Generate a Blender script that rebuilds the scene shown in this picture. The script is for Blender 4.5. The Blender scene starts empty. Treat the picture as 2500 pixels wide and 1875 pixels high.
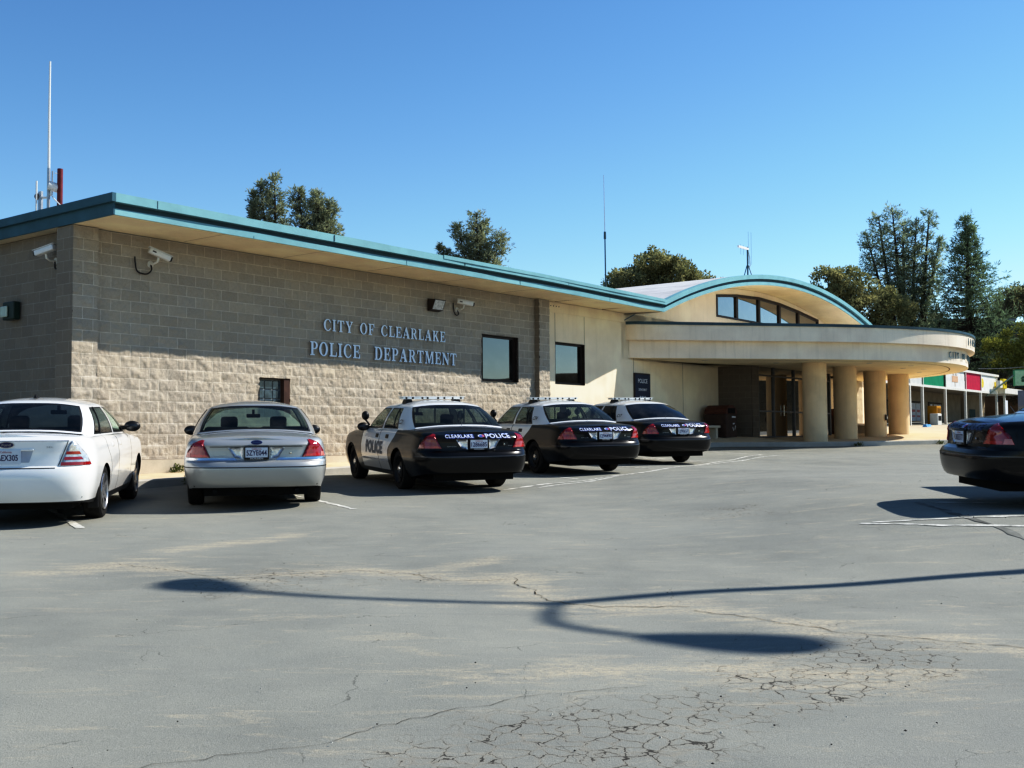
import bpy, bmesh, math, random
import numpy as np
from mathutils import Vector, Matrix
R = math.radians
rnd = random.Random(7)
rng = np.random.default_rng(11)
sc = bpy.context.scene
col = sc.collection
E = 1.487                      # camera height above the lot under it
def ground(x, y):
    # tilted lot, rising a little more towards the right-hand row of stalls
    q_=lambda t: np.clip(t,0,1)**2*(3-2*np.clip(t,0,1)); x_=np.asarray(x,float); y_=np.asarray(y,float)
    r=-0.00503*x_+0.03339*y_+.26*q_((x_-1)/4.5)*q_((y_-9.3)/2.7)*q_((27-y_)/10)
    return r if r.ndim else float(r)
# building frame: origin at the block corner, local x along the facade, local -y out to the lot
YAW = R(37.6)
UX, UY = math.sin(YAW), math.cos(YAW)
NX, NY = math.cos(YAW), -math.sin(YAW)
CX, CY = -7.7246, 19.35
BROT = math.atan2(UY, UX)
def bw(s, o): return CX+s*UX+o*NX, CY+s*UY+o*NY
def gso(s, o):
    x, y = bw(s, o); return ground(x, y)

# ---------------------------------------------------------------- helpers
def link(o, parent=None):
    col.objects.link(o)
    if parent is not None: o.parent = parent
    return o
def tag(o, label=None, cat=None, group=None, kind=None):
    if label: o['label'] = label
    if cat: o['category'] = cat
    if group: o['group'] = group
    if kind: o['kind'] = kind
    return o
def thing(name, label, cat, loc=(0,0,0), rz=0, group=None):
    o = bpy.data.objects.new(name, None); o.empty_display_size = .2
    o.location = loc; o.rotation_euler = (0,0,rz)
    link(o); return tag(o, label, cat, group)
class MB:
    def __init__(s): s.v=[]; s.f=[]; s.m=[]
    def face(s, pts, m=0):
        i=len(s.v); s.v+= [tuple(p) for p in pts]; s.f.append(tuple(range(i,i+len(pts)))); s.m.append(m)
    def add(s, v, f, m=0):
        i=len(s.v); s.v+=[tuple(p) for p in v]
        for k,q in enumerate(f): s.f.append(tuple(i+j for j in q)); s.m.append(m[k] if isinstance(m,(list,tuple)) else m)
    def box(s, x0,x1,y0,y1,z0,z1, m=0, bev=0):
        if bev<=0:
            v=[(x0,y0,z0),(x1,y0,z0),(x1,y1,z0),(x0,y1,z0),(x0,y0,z1),(x1,y0,z1),(x1,y1,z1),(x0,y1,z1)]
            s.add(v,[(0,3,2,1),(4,5,6,7),(0,1,5,4),(1,2,6,5),(2,3,7,6),(3,0,4,7)],m); return
        b=bmesh.new(); bmesh.ops.create_cube(b,size=1)
        for w in b.verts: w.co=Vector(((x0+x1)/2+w.co.x*(x1-x0),(y0+y1)/2+w.co.y*(y1-y0),(z0+z1)/2+w.co.z*(z1-z0)))
        bmesh.ops.bevel(b,geom=b.edges[:],offset=bev,segments=2,affect='EDGES',profile=.5)
        b.verts.index_update(); s.add([w.co[:] for w in b.verts],[[w.index for w in q.verts] for q in b.faces],m); b.free()
    def cyl(s,p0,p1,r0,r1=None,n=12,m=0,cap=True):
        r1=r0 if r1 is None else r1
        p0,p1=Vector(p0),Vector(p1); d=(p1-p0).normalized(); a=d.orthogonal().normalized(); b=d.cross(a)
        v=[];f=[]
        for p,r in ((p0,r0),(p1,r1)):
            for k in range(n):
                t=2*math.pi*k/n; v.append(p+a*(r*math.cos(t))+b*(r*math.sin(t)))
        for k in range(n): f.append((k,(k+1)%n,n+(k+1)%n,n+k))
        if cap: f.append(tuple(range(n-1,-1,-1))); f.append(tuple(range(n,2*n)))
        s.add(v,f,m)
    def tube(s,pts,rad,n=8,m=0):
        pts=[Vector(p) for p in pts]; rad=rad if isinstance(rad,(list,tuple)) else [rad]*len(pts)
        v=[];f=[];a=None
        for i,p in enumerate(pts):
            d=(pts[min(i+1,len(pts)-1)]-pts[max(i-1,0)]).normalized()
            a=d.orthogonal().normalized() if a is None else (a-d*a.dot(d)).normalized()
            b=d.cross(a)
            for k in range(n):
                t=2*math.pi*k/n; v.append(p+a*(rad[i]*math.cos(t))+b*(rad[i]*math.sin(t)))
        for i in range(len(pts)-1):
            for k in range(n): f.append((i*n+k,i*n+(k+1)%n,(i+1)*n+(k+1)%n,(i+1)*n+k))
        f.append(tuple(range(n-1,-1,-1))); f.append(tuple(range((len(pts)-1)*n,len(pts)*n)))
        s.add(v,f,m)
    def lathe(s,prof,axis='Z',n=24,m=0,c=(0,0,0)):
        v=[];f=[]
        for (r,h) in prof:
            for k in range(n):
                t=2*math.pi*k/n; x,y=r*math.cos(t),r*math.sin(t)
                q=(x,y,h) if axis=='Z' else ((h,x,y) if axis=='X' else (x,h,y))
                v.append((q[0]+c[0],q[1]+c[1],q[2]+c[2]))
        for i in range(len(prof)-1):
            for k in range(n): f.append((i*n+k,i*n+(k+1)%n,(i+1)*n+(k+1)%n,(i+1)*n+k))
        s.add(v,f,m)
    def ell(s,c,r,m=0,n=14,k=9):
        v=[];f=[]
        for i in range(k+1):
            a=math.pi*i/k
            for j in range(n):
                t=2*math.pi*j/n; v.append((c[0]+r[0]*math.sin(a)*math.cos(t),c[1]+r[1]*math.sin(a)*math.sin(t),c[2]+r[2]*math.cos(a)))
        for i in range(k):
            for j in range(n): f.append((i*n+j,(i+1)*n+j,(i+1)*n+(j+1)%n,i*n+(j+1)%n))
        s.add(v,f,m)
    def grid(s,P,m=0,flip=False):
        n,k=len(P),len(P[0]); v=[p for r_ in P for p in r_]; f=[]
        for i in range(n-1):
            for j in range(k-1):
                q=(i*k+j,i*k+j+1,(i+1)*k+j+1,(i+1)*k+j); f.append(q[::-1] if flip else q)
        s.add(v,f,m)
    def prism(s,poly,y0,y1,m=0):     # poly in (x,z), extruded along y
        n=len(poly); v=[(x,y0,z) for x,z in poly]+[(x,y1,z) for x,z in poly]
        f=[tuple(range(n)),tuple(range(2*n-1,n-1,-1))]+[(k,n+k,n+(k+1)%n,(k+1)%n) for k in range(n)]
        s.add(v,f,m)
    def build(s,name,mats,parent=None,smooth=False,weld=0,angle=35,fixn=False):
        me=bpy.data.meshes.new(name); me.from_pydata(s.v,[],s.f)
        mats=mats if isinstance(mats,(list,tuple)) else [mats]
        for x in mats: me.materials.append(x)
        me.polygons.foreach_set('material_index',s.m)
        if weld or fixn:
            b=bmesh.new(); b.from_mesh(me)
            if weld: bmesh.ops.remove_doubles(b,verts=b.verts[:],dist=weld)
            bmesh.ops.dissolve_degenerate(b,dist=1e-5,edges=b.edges[:])
            if fixn: bmesh.ops.recalc_face_normals(b,faces=b.faces[:])
            b.to_mesh(me); b.free()
        if smooth:
            me.polygons.foreach_set('use_smooth',[True]*len(me.polygons))
            me.set_sharp_from_angle(angle=R(angle))
        me.update()
        return link(bpy.data.objects.new(name,me),parent)
def npmesh(name,V,F,mats,parent=None,smooth=False):
    V=np.asarray(V,np.float32); F=np.asarray(F,np.int32); k=F.shape[1]
    me=bpy.data.meshes.new(name); me.vertices.add(len(V)); me.vertices.foreach_set('co',V.ravel())
    me.loops.add(F.size); me.loops.foreach_set('vertex_index',F.ravel())
    me.polygons.add(len(F)); me.polygons.foreach_set('loop_start',np.arange(0,F.size,k,dtype=np.int32)); me.polygons.foreach_set('loop_total',np.full(len(F),k,np.int32))
    for x in (mats if isinstance(mats,(list,tuple)) else [mats]): me.materials.append(x)
    if smooth: me.polygons.foreach_set('use_smooth',[True]*len(F))
    me.update(calc_edges=True); me.validate()
    return link(bpy.data.objects.new(name,me),parent)
def copy_tree(o,parent=None,skip=()):
    c=o.copy(); col.objects.link(c)
    if parent is not None: c.parent=parent
    for ch in list(o.children):
        if ch.name.split('.')[0] in skip: continue
        copy_tree(ch,c)
    return c

# ---------------------------------------------------------------- materials
class NT:
    def __init__(s,name):
        s.mat=bpy.data.materials.new(name); s.mat.use_nodes=True; s.t=s.mat.node_tree; s.t.nodes.clear()
        s.out=s.n('ShaderNodeOutputMaterial')
    def n(s,ty,**kw):
        x=s.t.nodes.new(ty)
        for k,v in kw.items():
            if hasattr(x,k): setattr(x,k,v)
        return x
    def l(s,a,b): s.t.links.new(a,b)
    def inp(s,node,name,val):
        if hasattr(val,'is_linked') or hasattr(val,'links'): s.l(val,node.inputs[name])
        else: node.inputs[name].default_value=val
    def coord(s,kind='Object'): return s.n('ShaderNodeTexCoord').outputs[kind]
    def noise(s,vec,scale,detail=4,rough=.55,dist=0):
        x=s.n('ShaderNodeTexNoise'); s.l(vec,x.inputs['Vector']); x.inputs['Scale'].default_value=scale; x.inputs['Detail'].default_value=detail; x.inputs['Roughness'].default_value=rough; x.inputs['Distortion'].default_value=dist
        return x.outputs['Fac']
    def ramp(s,fac,p0,p1,c0=(0,0,0,1),c1=(1,1,1,1)):
        x=s.n('ShaderNodeValToRGB'); s.l(fac,x.inputs[0]); e=x.color_ramp.elements
        e[0].position=p0; e[1].position=p1; e[0].color=c0; e[1].color=c1
        return x.outputs[0]
    def mix(s,fac,a,b,mode='MIX'):
        x=s.n('ShaderNodeMix',data_type='RGBA',blend_type=mode)
        for k,v in ((0,fac),(6,a),(7,b)):
            if hasattr(v,'links'): s.l(v,x.inputs[k])
            else: x.inputs[k].default_value=v if k==0 else (tuple(v)+(1,))[:4]
        return x.outputs[2]
    def math(s,op,a,b=0):
        x=s.n('ShaderNodeMath',operation=op)
        for k,v in ((0,a),(1,b)):
            if hasattr(v,'links'): s.l(v,x.inputs[k])
            else: x.inputs[k].default_value=v
        return x.outputs[0]
    def mapping(s,vec,scale=(1,1,1),loc=(0,0,0),rot=(0,0,0)):
        x=s.n('ShaderNodeMapping'); s.l(vec,x.inputs[0]); x.inputs['Scale'].default_value=scale; x.inputs['Location'].default_value=loc; x.inputs['Rotation'].default_value=rot
        return x.outputs[0]
    def bump(s,h,strength,dist=.01):
        x=s.n('ShaderNodeBump'); s.l(h,x.inputs['Height']); x.inputs['Strength'].default_value=strength; x.inputs['Distance'].default_value=dist
        return x.outputs[0]
    def bsdf(s,colr,rough=.6,metal=0,spec=.5,normal=None,coat=0,trans=0):
        x=s.n('ShaderNodeBsdfPrincipled')
        if hasattr(colr,'links'): s.l(colr,x.inputs['Base Color'])
        else: x.inputs['Base Color'].default_value=(tuple(colr)+(1,))[:4]
        if hasattr(rough,'links'): s.l(rough,x.inputs['Roughness'])
        else: x.inputs['Roughness'].default_value=rough
        x.inputs['Metallic'].default_value=metal; x.inputs['Specular IOR Level'].default_value=spec
        x.inputs['Coat Weight'].default_value=coat; x.inputs['Coat Roughness'].default_value=.04
        if normal is not None: s.l(normal,x.inputs['Normal'])
        s.l(x.outputs[0],s.out.inputs[0]); return x
MC={}
def pm(name,c,rough=.6,metal=0,spec=.5,var=.12,vs=6,bump=0,bs=60,coat=0):
    """painted / plain surface with slight procedural variation"""
    if name in MC: return MC[name]
    t=NT(name); v=t.coord()
    n=t.noise(v,vs,5); lo=tuple(x*(1-var) for x in c); hi=tuple(min(1,x*(1+var)) for x in c)
    base=t.mix(t.ramp(n,.3,.7),lo,hi)
    nm=t.bump(t.noise(v,bs,4),bump,.004) if bump else None
    t.bsdf(base,rough,metal,spec,nm,coat); MC[name]=t.mat; return t.mat
def glass(name,tint,refl=1.0,base=.04):
    if name in MC: return MC[name]
    t=NT(name); v=t.coord()
    tr=t.n('ShaderNodeBsdfTransparent'); tr.inputs[0].default_value=tint+(1,)
    gl=t.n('ShaderNodeBsdfGlossy'); gl.inputs['Roughness'].default_value=.015; gl.inputs[0].default_value=(1,1,1,1)
    lw=t.n('ShaderNodeFresnel'); lw.inputs[0].default_value=1.5
    f=t.math('MULTIPLY',lw.outputs[0],refl)
    dirt=t.math('MULTIPLY',t.ramp(t.noise(v,3,5),.45,.75),base)
    df=t.n('ShaderNodeBsdfDiffuse'); df.inputs[0].default_value=(.5,.5,.47,1)
    m0=t.n('ShaderNodeMixShader'); t.l(dirt,m0.inputs[0]); t.l(tr.outputs[0],m0.inputs[1]); t.l(df.outputs[0],m0.inputs[2])
    m=t.n('ShaderNodeMixShader'); t.l(f,m.inputs[0]); t.l(m0.outputs[0],m.inputs[1]); t.l(gl.outputs[0],m.inputs[2])
    t.l(m.outputs[0],t.out.inputs[0]); MC[name]=t.mat; return t.mat
def carpaint(name,c,metal=0,rough=.35,flake=0,coat=1.0,dirt=1.0):
    if name in MC: return MC[name]
    t=NT(name); v=t.coord()
    n=t.noise(v,2.5,5); b=t.mix(t.ramp(n,.3,.75),tuple(x*.93 for x in c),c)
    dust=t.math('MULTIPLY',t.ramp(t.noise(v,5,6),.45,.8),.05*dirt); b=t.mix(dust,b,(.30,.26,.20))
    sep=t.n('ShaderNodeSeparateXYZ'); t.l(v,sep.inputs[0])
    low=t.math('MULTIPLY',t.ramp(sep.outputs[2],.25,.62,(1,1,1,1),(0,0,0,1)),.22*dirt); b=t.mix(low,b,(.22,.19,.15))
    t.bsdf(b,rough,metal,.5 if coat>.9 else .22,t.bump(t.noise(v,1.6,2),.05,.02),coat); MC[name]=t.mat; return t.mat

def asphalt():
    t=NT('asphalt'); v=t.coord()
    att=t.n('ShaderNodeVertexColor'); att.layer_name='zones'
    sep=t.n('ShaderNodeSeparateColor'); t.l(att.outputs[0],sep.inputs[0]); crackz,dustz,darkz=sep.outputs
    big=t.noise(v,.22,5,.6); mid=t.noise(v,1.4,6,.62); fine=t.noise(v,38,3,.6); grit=t.noise(v,170,2,.6)
    stre=t.noise(t.mapping(v,(.55,2.2,1),rot=(0,0,R(-38))),2.3,9,.74,.9)
    c=t.mix(t.ramp(big,.32,.68),(.225,.230,.202),(.325,.328,.286))
    c=t.mix(t.math('MULTIPLY',t.ramp(mid,.35,.7),.55),c,(.385,.378,.318))
    # tan dust in worn streaks
    d=t.math('ADD',stre,t.math('MULTIPLY',dustz,.22)); d=t.ramp(d,.55,.72)
    d=t.math('MULTIPLY',d,t.ramp(fine,.30,.56))
    c=t.mix(t.math('MULTIPLY',d,.78),c,(.56,.485,.35))
    sw=t.noise(t.mapping(v,(.25,3.4,1),rot=(0,0,R(-14))),1.2,4,.6,.8)
    c=t.mix(t.math('MULTIPLY',t.ramp(sw,.56,.72),.32),c,(.22,.222,.21))
    c=t.mix(t.math('MULTIPLY',darkz,.30),c,(.20,.206,.195))
    oil=t.noise(v,.55,3,.5); c=t.mix(t.math('MULTIPLY',t.ramp(oil,.66,.78),.4),c,(.19,.187,.175))
    c=t.mix(t.math('MULTIPLY',t.ramp(grit,.30,.72),.55),c,(.06,.062,.06),'MIX') if False else t.mix(t.ramp(grit,.28,.75),t.mix(.32,c,(.03,.03,.03)),t.mix(.18,c,(.62,.60,.54)))
    # alligator cracks
    w=t.n('ShaderNodeVectorMath',operation='ADD'); t.l(v,w.inputs[0])
    wn=t.n('ShaderNodeTexNoise'); t.l(v,wn.inputs['Vector']); wn.inputs['Scale'].default_value=7; wn.inputs['Detail'].default_value=5
    ws=t.n('ShaderNodeVectorMath',operation='SCALE'); t.l(wn.outputs['Color'],ws.inputs[0]); ws.inputs['Scale'].default_value=.15; t.l(ws.outputs[0],w.inputs[1])
    vo=t.n('ShaderNodeTexVoronoi',feature='DISTANCE_TO_EDGE'); t.l(w.outputs[0],vo.inputs['Vector']); vo.inputs['Scale'].default_value=7.6
    vo2=t.n('ShaderNodeTexVoronoi',feature='DISTANCE_TO_EDGE'); t.l(w.outputs[0],vo2.inputs['Vector']); vo2.inputs['Scale'].default_value=1.1
    gate=t.ramp(t.math('ADD',t.noise(v,2.3,4,.6),t.math('MULTIPLY',crackz,.55)),.78,1.02)
    wid=t.noise(v,9,3,.6)
    thr=t.math('MULTIPLY',t.ramp(wid,.38,.70),.034)
    k1=t.math('LESS_THAN',vo.outputs['Distance'],thr); k1=t.math('MULTIPLY',k1,gate)
    thr2=t.math('MULTIPLY',t.ramp(t.noise(v,1.7,4,.6),.54,.66),.0042)
    k2=t.math('MULTIPLY',t.math('LESS_THAN',vo2.outputs['Distance'],thr2),.5)
    halo=t.math('MULTIPLY',t.ramp(vo.outputs['Distance'],.0,.12,(1,1,1,1),(0,0,0,1)),t.math('MULTIPLY',gate,.35)); c=t.mix(halo,c,(.30,.26,.20))
    k=t.math('MAXIMUM',k1,k2); c=t.mix(t.math('MULTIPLY',k,.80),c,(.022,.020,.018))
    h=t.math('SUBTRACT',t.math('ADD',t.math('MULTIPLY',grit,.6),t.math('MULTIPLY',fine,.5)),t.math('MULTIPLY',k,1.6))
    t.bsdf(c,.92,0,.25,t.bump(h,.40,.012)); return t.mat
def blockmat(axis,dark=0):
    t=NT('split_face_block_'+('front' if axis=='x' else 'side')+('_brown' if dark else '')); v=t.coord(); sp=t.n('ShaderNodeSeparateXYZ'); t.l(v,sp.inputs[0])
    cb=t.n('ShaderNodeCombineXYZ'); t.l(sp.outputs[0 if axis=='x' else 1],cb.inputs[0]); t.l(sp.outputs[2],cb.inputs[1])
    br=t.n('ShaderNodeTexBrick'); t.l(t.mapping(cb.outputs[0],loc=(0,-(3.79+E),0)),br.inputs['Vector'])
    br.inputs['Scale'].default_value=1; br.inputs['Brick Width'].default_value=.4064; br.inputs['Row Height'].default_value=.2032; br.inputs['Mortar Size'].default_value=.0052; br.inputs['Mortar Smooth'].default_value=.3
    br.inputs['Color1'].default_value=(.55,.49,.41,1); br.inputs['Color2'].default_value=(.43,.38,.32,1); br.inputs['Mortar'].default_value=(.76,.70,.60,1); br.inputs['Bias'].default_value=0
    n1=t.noise(v,16,6,.65); n2=t.noise(v,85,3,.6); n3=t.noise(v,.7,4)
    c=t.mix(t.math('MULTIPLY',t.ramp(n1,.3,.72),.5),br.outputs[0],(.37,.32,.255))
    c=t.mix(t.math('MULTIPLY',t.ramp(n2,.45,.72),.35),c,(.70,.63,.52))
    c=t.mix(t.math('MULTIPLY',t.ramp(n3,.42,.66),.30),c,(.60,.50,.36))
    top=t.math('MULTIPLY',t.ramp(t.math('ADD',sp.outputs[2],t.math('MULTIPLY',n3,.6)),3.6,5.2),.58); c=t.mix(top,c,(.26,.195,.145))  # browner upper courses, also painting the shade under the eave darker
    # mortar stays lighter
    c=t.mix(t.math('MULTIPLY',br.outputs['Fac'],t.ramp(t.noise(v,5,4),.38,.66)),c,(.78,.72,.62))
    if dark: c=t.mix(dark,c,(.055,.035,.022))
    elif axis!='x': c=t.mix(.45,c,(.10,.085,.07))  # side faces darkened in the colour to deepen the end wall's shade
    t.bsdf(c,.95,0,.15,t.bump(t.math('ADD',n1,t.math('MULTIPLY',n2,.5)),.9,.022)); return t.mat
def stucco(name,c,stain=.25):
    t=NT(name); v=t.coord(); n=t.noise(v,1.1,6,.6); f=t.noise(v,70,4,.65); st=t.noise(t.mapping(v,(5,5,.35)),1.5,5,.6)
    b=t.mix(t.ramp(n,.3,.7),tuple(x*.90 for x in c),tuple(min(1,x*1.05) for x in c))
    b=t.mix(t.math('MULTIPLY',t.ramp(st,.52,.8),stain),b,tuple(x*.62 for x in c))
    b=t.mix(t.math('MULTIPLY',t.ramp(f,.42,.7),.32),b,tuple(x*.66 for x in c))
    pt=t.noise(v,.55,3,.5); b=t.mix(t.math('MULTIPLY',t.ramp(pt,.50,.56),.16),b,tuple(min(1,x*1.25) for x in c))
    t.bsdf(b,.93,0,.15,t.bump(f,.8,.010)); return t.mat
def concrete(name,c,joint=0):
    t=NT(name); v=t.coord(); n=t.noise(v,1.3,6,.65); f=t.noise(v,55,4,.6); s=t.noise(v,.35,4)
    b=t.mix(t.ramp(n,.3,.72),tuple(x*.78 for x in c),tuple(min(1,x*1.08) for x in c)); b=t.mix(t.math('MULTIPLY',t.ramp(f,.45,.75),.3),b,tuple(x*.6 for x in c))
    b=t.mix(t.math('MULTIPLY',t.ramp(s,.5,.7),.25),b,(c[0]*.8,c[1]*.72,c[2]*.58))
    t.bsdf(b,.9,0,.2,t.bump(f,.35,.006)); return t.mat
def paint_line():
    t=NT('worn_white_line_paint'); v=t.coord(); n=t.noise(v,7,6,.7); f=t.noise(v,60,3)
    b=t.mix(t.ramp(n,.36,.55),(.34,.34,.30),(.78,.76,.69)); b=t.mix(t.math('MULTIPLY',t.ramp(f,.4,.7),.4),b,(.3,.3,.27))
    t.bsdf(b,.85,0,.2,t.bump(f,.4,.004)); return t.mat
def leafmat(name,c0,c1,cs=.5,trans=.25,hue=(.5,.45,.2)):
    t=NT(name); v=t.coord(); n=t.noise(v,cs,4,.6); f=t.noise(v,cs*9,3)
    b=t.mix(t.ramp(n,.34,.66),c0,c1); b=t.mix(t.math('MULTIPLY',t.ramp(f,.5,.75),.3),b,tuple(x*1.5 for x in c1))
    d=t.n('ShaderNodeBsdfDiffuse'); t.l(b,d.inputs[0]); tr=t.n('ShaderNodeBsdfTranslucent'); t.l(b,tr.inputs[0])
    m=t.n('ShaderNodeMixShader'); m.inputs[0].default_value=trans; t.l(d.outputs[0],m.inputs[1]); t.l(tr.outputs[0],m.inputs[2]); t.l(m.outputs[0],t.out.inputs[0]); return t.mat
def hillmat():
    t=NT('dry_hillside'); v=t.coord(); n=t.noise(v,.25,6,.65); f=t.noise(v,2.5,5,.7)
    b=t.mix(t.ramp(n,.35,.65),(.055,.05,.028),(.11,.085,.045)); b=t.mix(t.math('MULTIPLY',t.ramp(f,.45,.7),.5),b,(.03,.035,.018))
    t.bsdf(b,1,0,.1,t.bump(f,1,.3)); return t.mat
def roofmat():
    t=NT('white_roof_membrane'); v=t.coord(); n=t.noise(v,.8,6,.65)
    sp=t.n('ShaderNodeSeparateXYZ'); t.l(v,sp.inputs[0])
    w=t.math('LESS_THAN',t.math('FRACT',t.math('MULTIPLY',sp.outputs[0],.82)),.035)
    b=t.mix(t.ramp(n,.35,.7),(.58,.56,.54),(.74,.72,.69)); b=t.mix(t.math('MULTIPLY',w,.6),b,(.12,.11,.11))
    st=t.noise(t.mapping(v,(4,.4,1)),1.5,5); b=t.mix(t.math('MULTIPLY',t.ramp(st,.55,.72),.5),b,(.22,.2,.2))
    t.bsdf(b,.7,0,.3,t.bump(n,.3,.02)); return t.mat
M=dict(
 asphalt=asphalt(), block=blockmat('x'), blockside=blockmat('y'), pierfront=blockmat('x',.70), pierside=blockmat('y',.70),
 stucco=stucco('cream_stucco',(.90,.78,.60)), stucco2=stucco('canopy_stucco',(.88,.77,.63),.42), soffit=stucco('cream_soffit',(.92,.79,.56),.2), colstucco=stucco('column_stucco',(.80,.64,.44),.3),
 teal=pm('teal_fascia_paint',(.215,.405,.435),.55,0,.35,.10,2.2,.12,30), tealdark=pm('dark_teal_flashing_and_shade',(.045,.10,.125),.5,0,.4,.2,3),
 concrete=concrete('pale_concrete',(.66,.59,.48)), kerb=concrete('kerb_concrete',(.55,.53,.48)), slab=concrete('tan_entry_slab',(.70,.58,.41)),
 line=paint_line(), roof=roofmat(), hill=hillmat(),
 bronze=pm('dark_bronze_frame',(.045,.032,.028),.45,.2,.4,.2,8), brown=pm('brown_paint',(.10,.055,.04),.6,0,.3,.2,5,.1),
 dark=pm('dark_interior',(.018,.018,.018),.9,0,.1,.2,4), blackplastic=pm('black_plastic',(.014,.014,.015),.45,0,.4,.2,9), rubber=pm('tyre_rubber',(.022,.021,.020),.85,0,.25,.3,14,.3,90),
 chrome=pm('chrome_trim',(.62,.63,.65),.16,1,.5,.06,8), steel=pm('galvanised_steel',(.42,.43,.44),.42,.8,.5,.12,7), whitepl=pm('white_plastic',(.74,.74,.72),.4,0,.4,.05,5),
 offwhite=pm('off_white_paint',(.72,.70,.64),.55,0,.4,.08,3,.05), signblue=pm('sign_blue',(.012,.030,.075),.4,0,.4,.1,4), signwhite=pm('sign_white_vinyl',(.78,.80,.82),.45,0,.4,.04,5),
 lettface=pm('letter_face_pale_blue',(.80,.88,.96),.45,0,.4,.05,9), lettside=pm('letter_return_navy',(.012,.020,.075),.4,0,.4,.1,9),
 bwin=glass('building_window_glass',(.03,.033,.036),3.0,.10),
)

# ---------------------------------------------------------------- world, sun, camera
SUN_EL=R(41.0); SUN_H=(.949,.315)
w=bpy.data.worlds.new("World"); sc.world=w; w.use_nodes=True
nt=w.node_tree; nt.nodes.clear()
sky=nt.nodes.new('ShaderNodeTexSky'); sky.sky_type='NISHITA'; sky.sun_disc=False; sky.sun_elevation=SUN_EL
sky.sun_rotation=math.atan2(SUN_H[0],SUN_H[1]); sky.altitude=420; sky.air_density=1.0; sky.dust_density=.05; sky.ozone_density=2.2
hsv=nt.nodes.new('ShaderNodeHueSaturation'); hsv.inputs['Hue'].default_value=.497; hsv.inputs['Saturation'].default_value=1.10; hsv.inputs['Value'].default_value=1.16
bg=nt.nodes.new('ShaderNodeBackground'); bg.inputs[1].default_value=.115
wo=nt.nodes.new('ShaderNodeOutputWorld')
nt.links.new(sky.outputs[0],hsv.inputs['Color']); nt.links.new(hsv.outputs[0],bg.inputs[0]); nt.links.new(bg.outputs[0],wo.inputs[0])
sd=bpy.data.lights.new('sun','SUN'); sd.energy=5.0; sd.angle=R(.53); sd.color=(1,.945,.86)
so=bpy.data.objects.new('sun',sd); link(so)
Ld=Vector((SUN_H[0]*math.cos(SUN_EL),SUN_H[1]*math.cos(SUN_EL),math.sin(SUN_EL)))
so.rotation_euler=Ld.to_track_quat('Z','Y').to_euler(); so.location=(40,10,40)
cd=bpy.data.cameras.new('camera'); cam=bpy.data.objects.new('camera',cd); link(cam); sc.camera=cam
cd.sensor_width=36; cd.lens=39.145; cd.clip_start=.1; cd.clip_end=3000
p_,r_=R(2.827),R(-.402)
F=Vector((0,math.cos(p_),math.sin(p_))); U0=Vector((0,-math.sin(p_),math.cos(p_))); R0=Vector((1,0,0))
Rt=R0*math.cos(r_)+U0*math.sin(r_); Up=-R0*math.sin(r_)+U0*math.cos(r_)
mw=Matrix((( Rt.x,Up.x,-F.x,0),(Rt.y,Up.y,-F.y,0),(Rt.z,Up.z,-F.z,E),(0,0,0,1))); cam.matrix_world=mw
sc.view_settings.view_transform='Standard'; sc.view_settings.look='None'; sc.view_settings.exposure=0; sc.view_settings.gamma=1
cm_=sc.view_settings; cm_.use_curve_mapping=True; cv_=cm_.curve_mapping.curves[3]      # contrasty response of a small compact camera
for x_,y_ in ((.06,.028),(.14,.088),(.25,.220),(.38,.405),(.55,.665),(.75,.90)): cv_.points.new(x_,y_)
cm_.curve_mapping.update()
sc.render.engine='CYCLES'; sc.cycles.max_bounces=7; sc.cycles.transparent_max_bounces=16; sc.cycles.glossy_bounces=4; sc.cycles.caustics_reflective=False; sc.cycles.caustics_refractive=False; sc.cycles.sample_clamp_indirect=6

# ---------------------------------------------------------------- text
def text2d(body,size=1.0,ext=0.0,align='CENTER',off=0.0,space=1.0):
    c=bpy.data.curves.new('glyphs','FONT'); c.body=body; c.size=size; c.align_x=align; c.extrude=ext; c.offset=off; c.space_character=space; c.resolution_u=3
    o=bpy.data.objects.new('glyphs',c); col.objects.link(o); dg=bpy.context.evaluated_depsgraph_get(); dg.update()
    me=bpy.data.meshes.new_from_object(o.evaluated_get(dg))
    v=[x.co[:] for x in me.vertices]; f=[tuple(p.vertices) for p in me.polygons]
    bpy.data.objects.remove(o); bpy.data.curves.remove(c); bpy.data.meshes.remove(me)
    return v,f
def textfit(body,width,height,**kw):
    v,f=text2d(body,1.0,**kw); xs=[p[0] for p in v]; ys=[p[1] for p in v]
    sx=width/(max(xs)-min(xs)); sy=height/(max(ys)-min(ys)); cx=(max(xs)+min(xs))/2; cy=(max(ys)+min(ys))/2
    return [((p[0]-cx)*sx,(p[1]-cy)*sy,p[2]) for p in v],f
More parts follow.
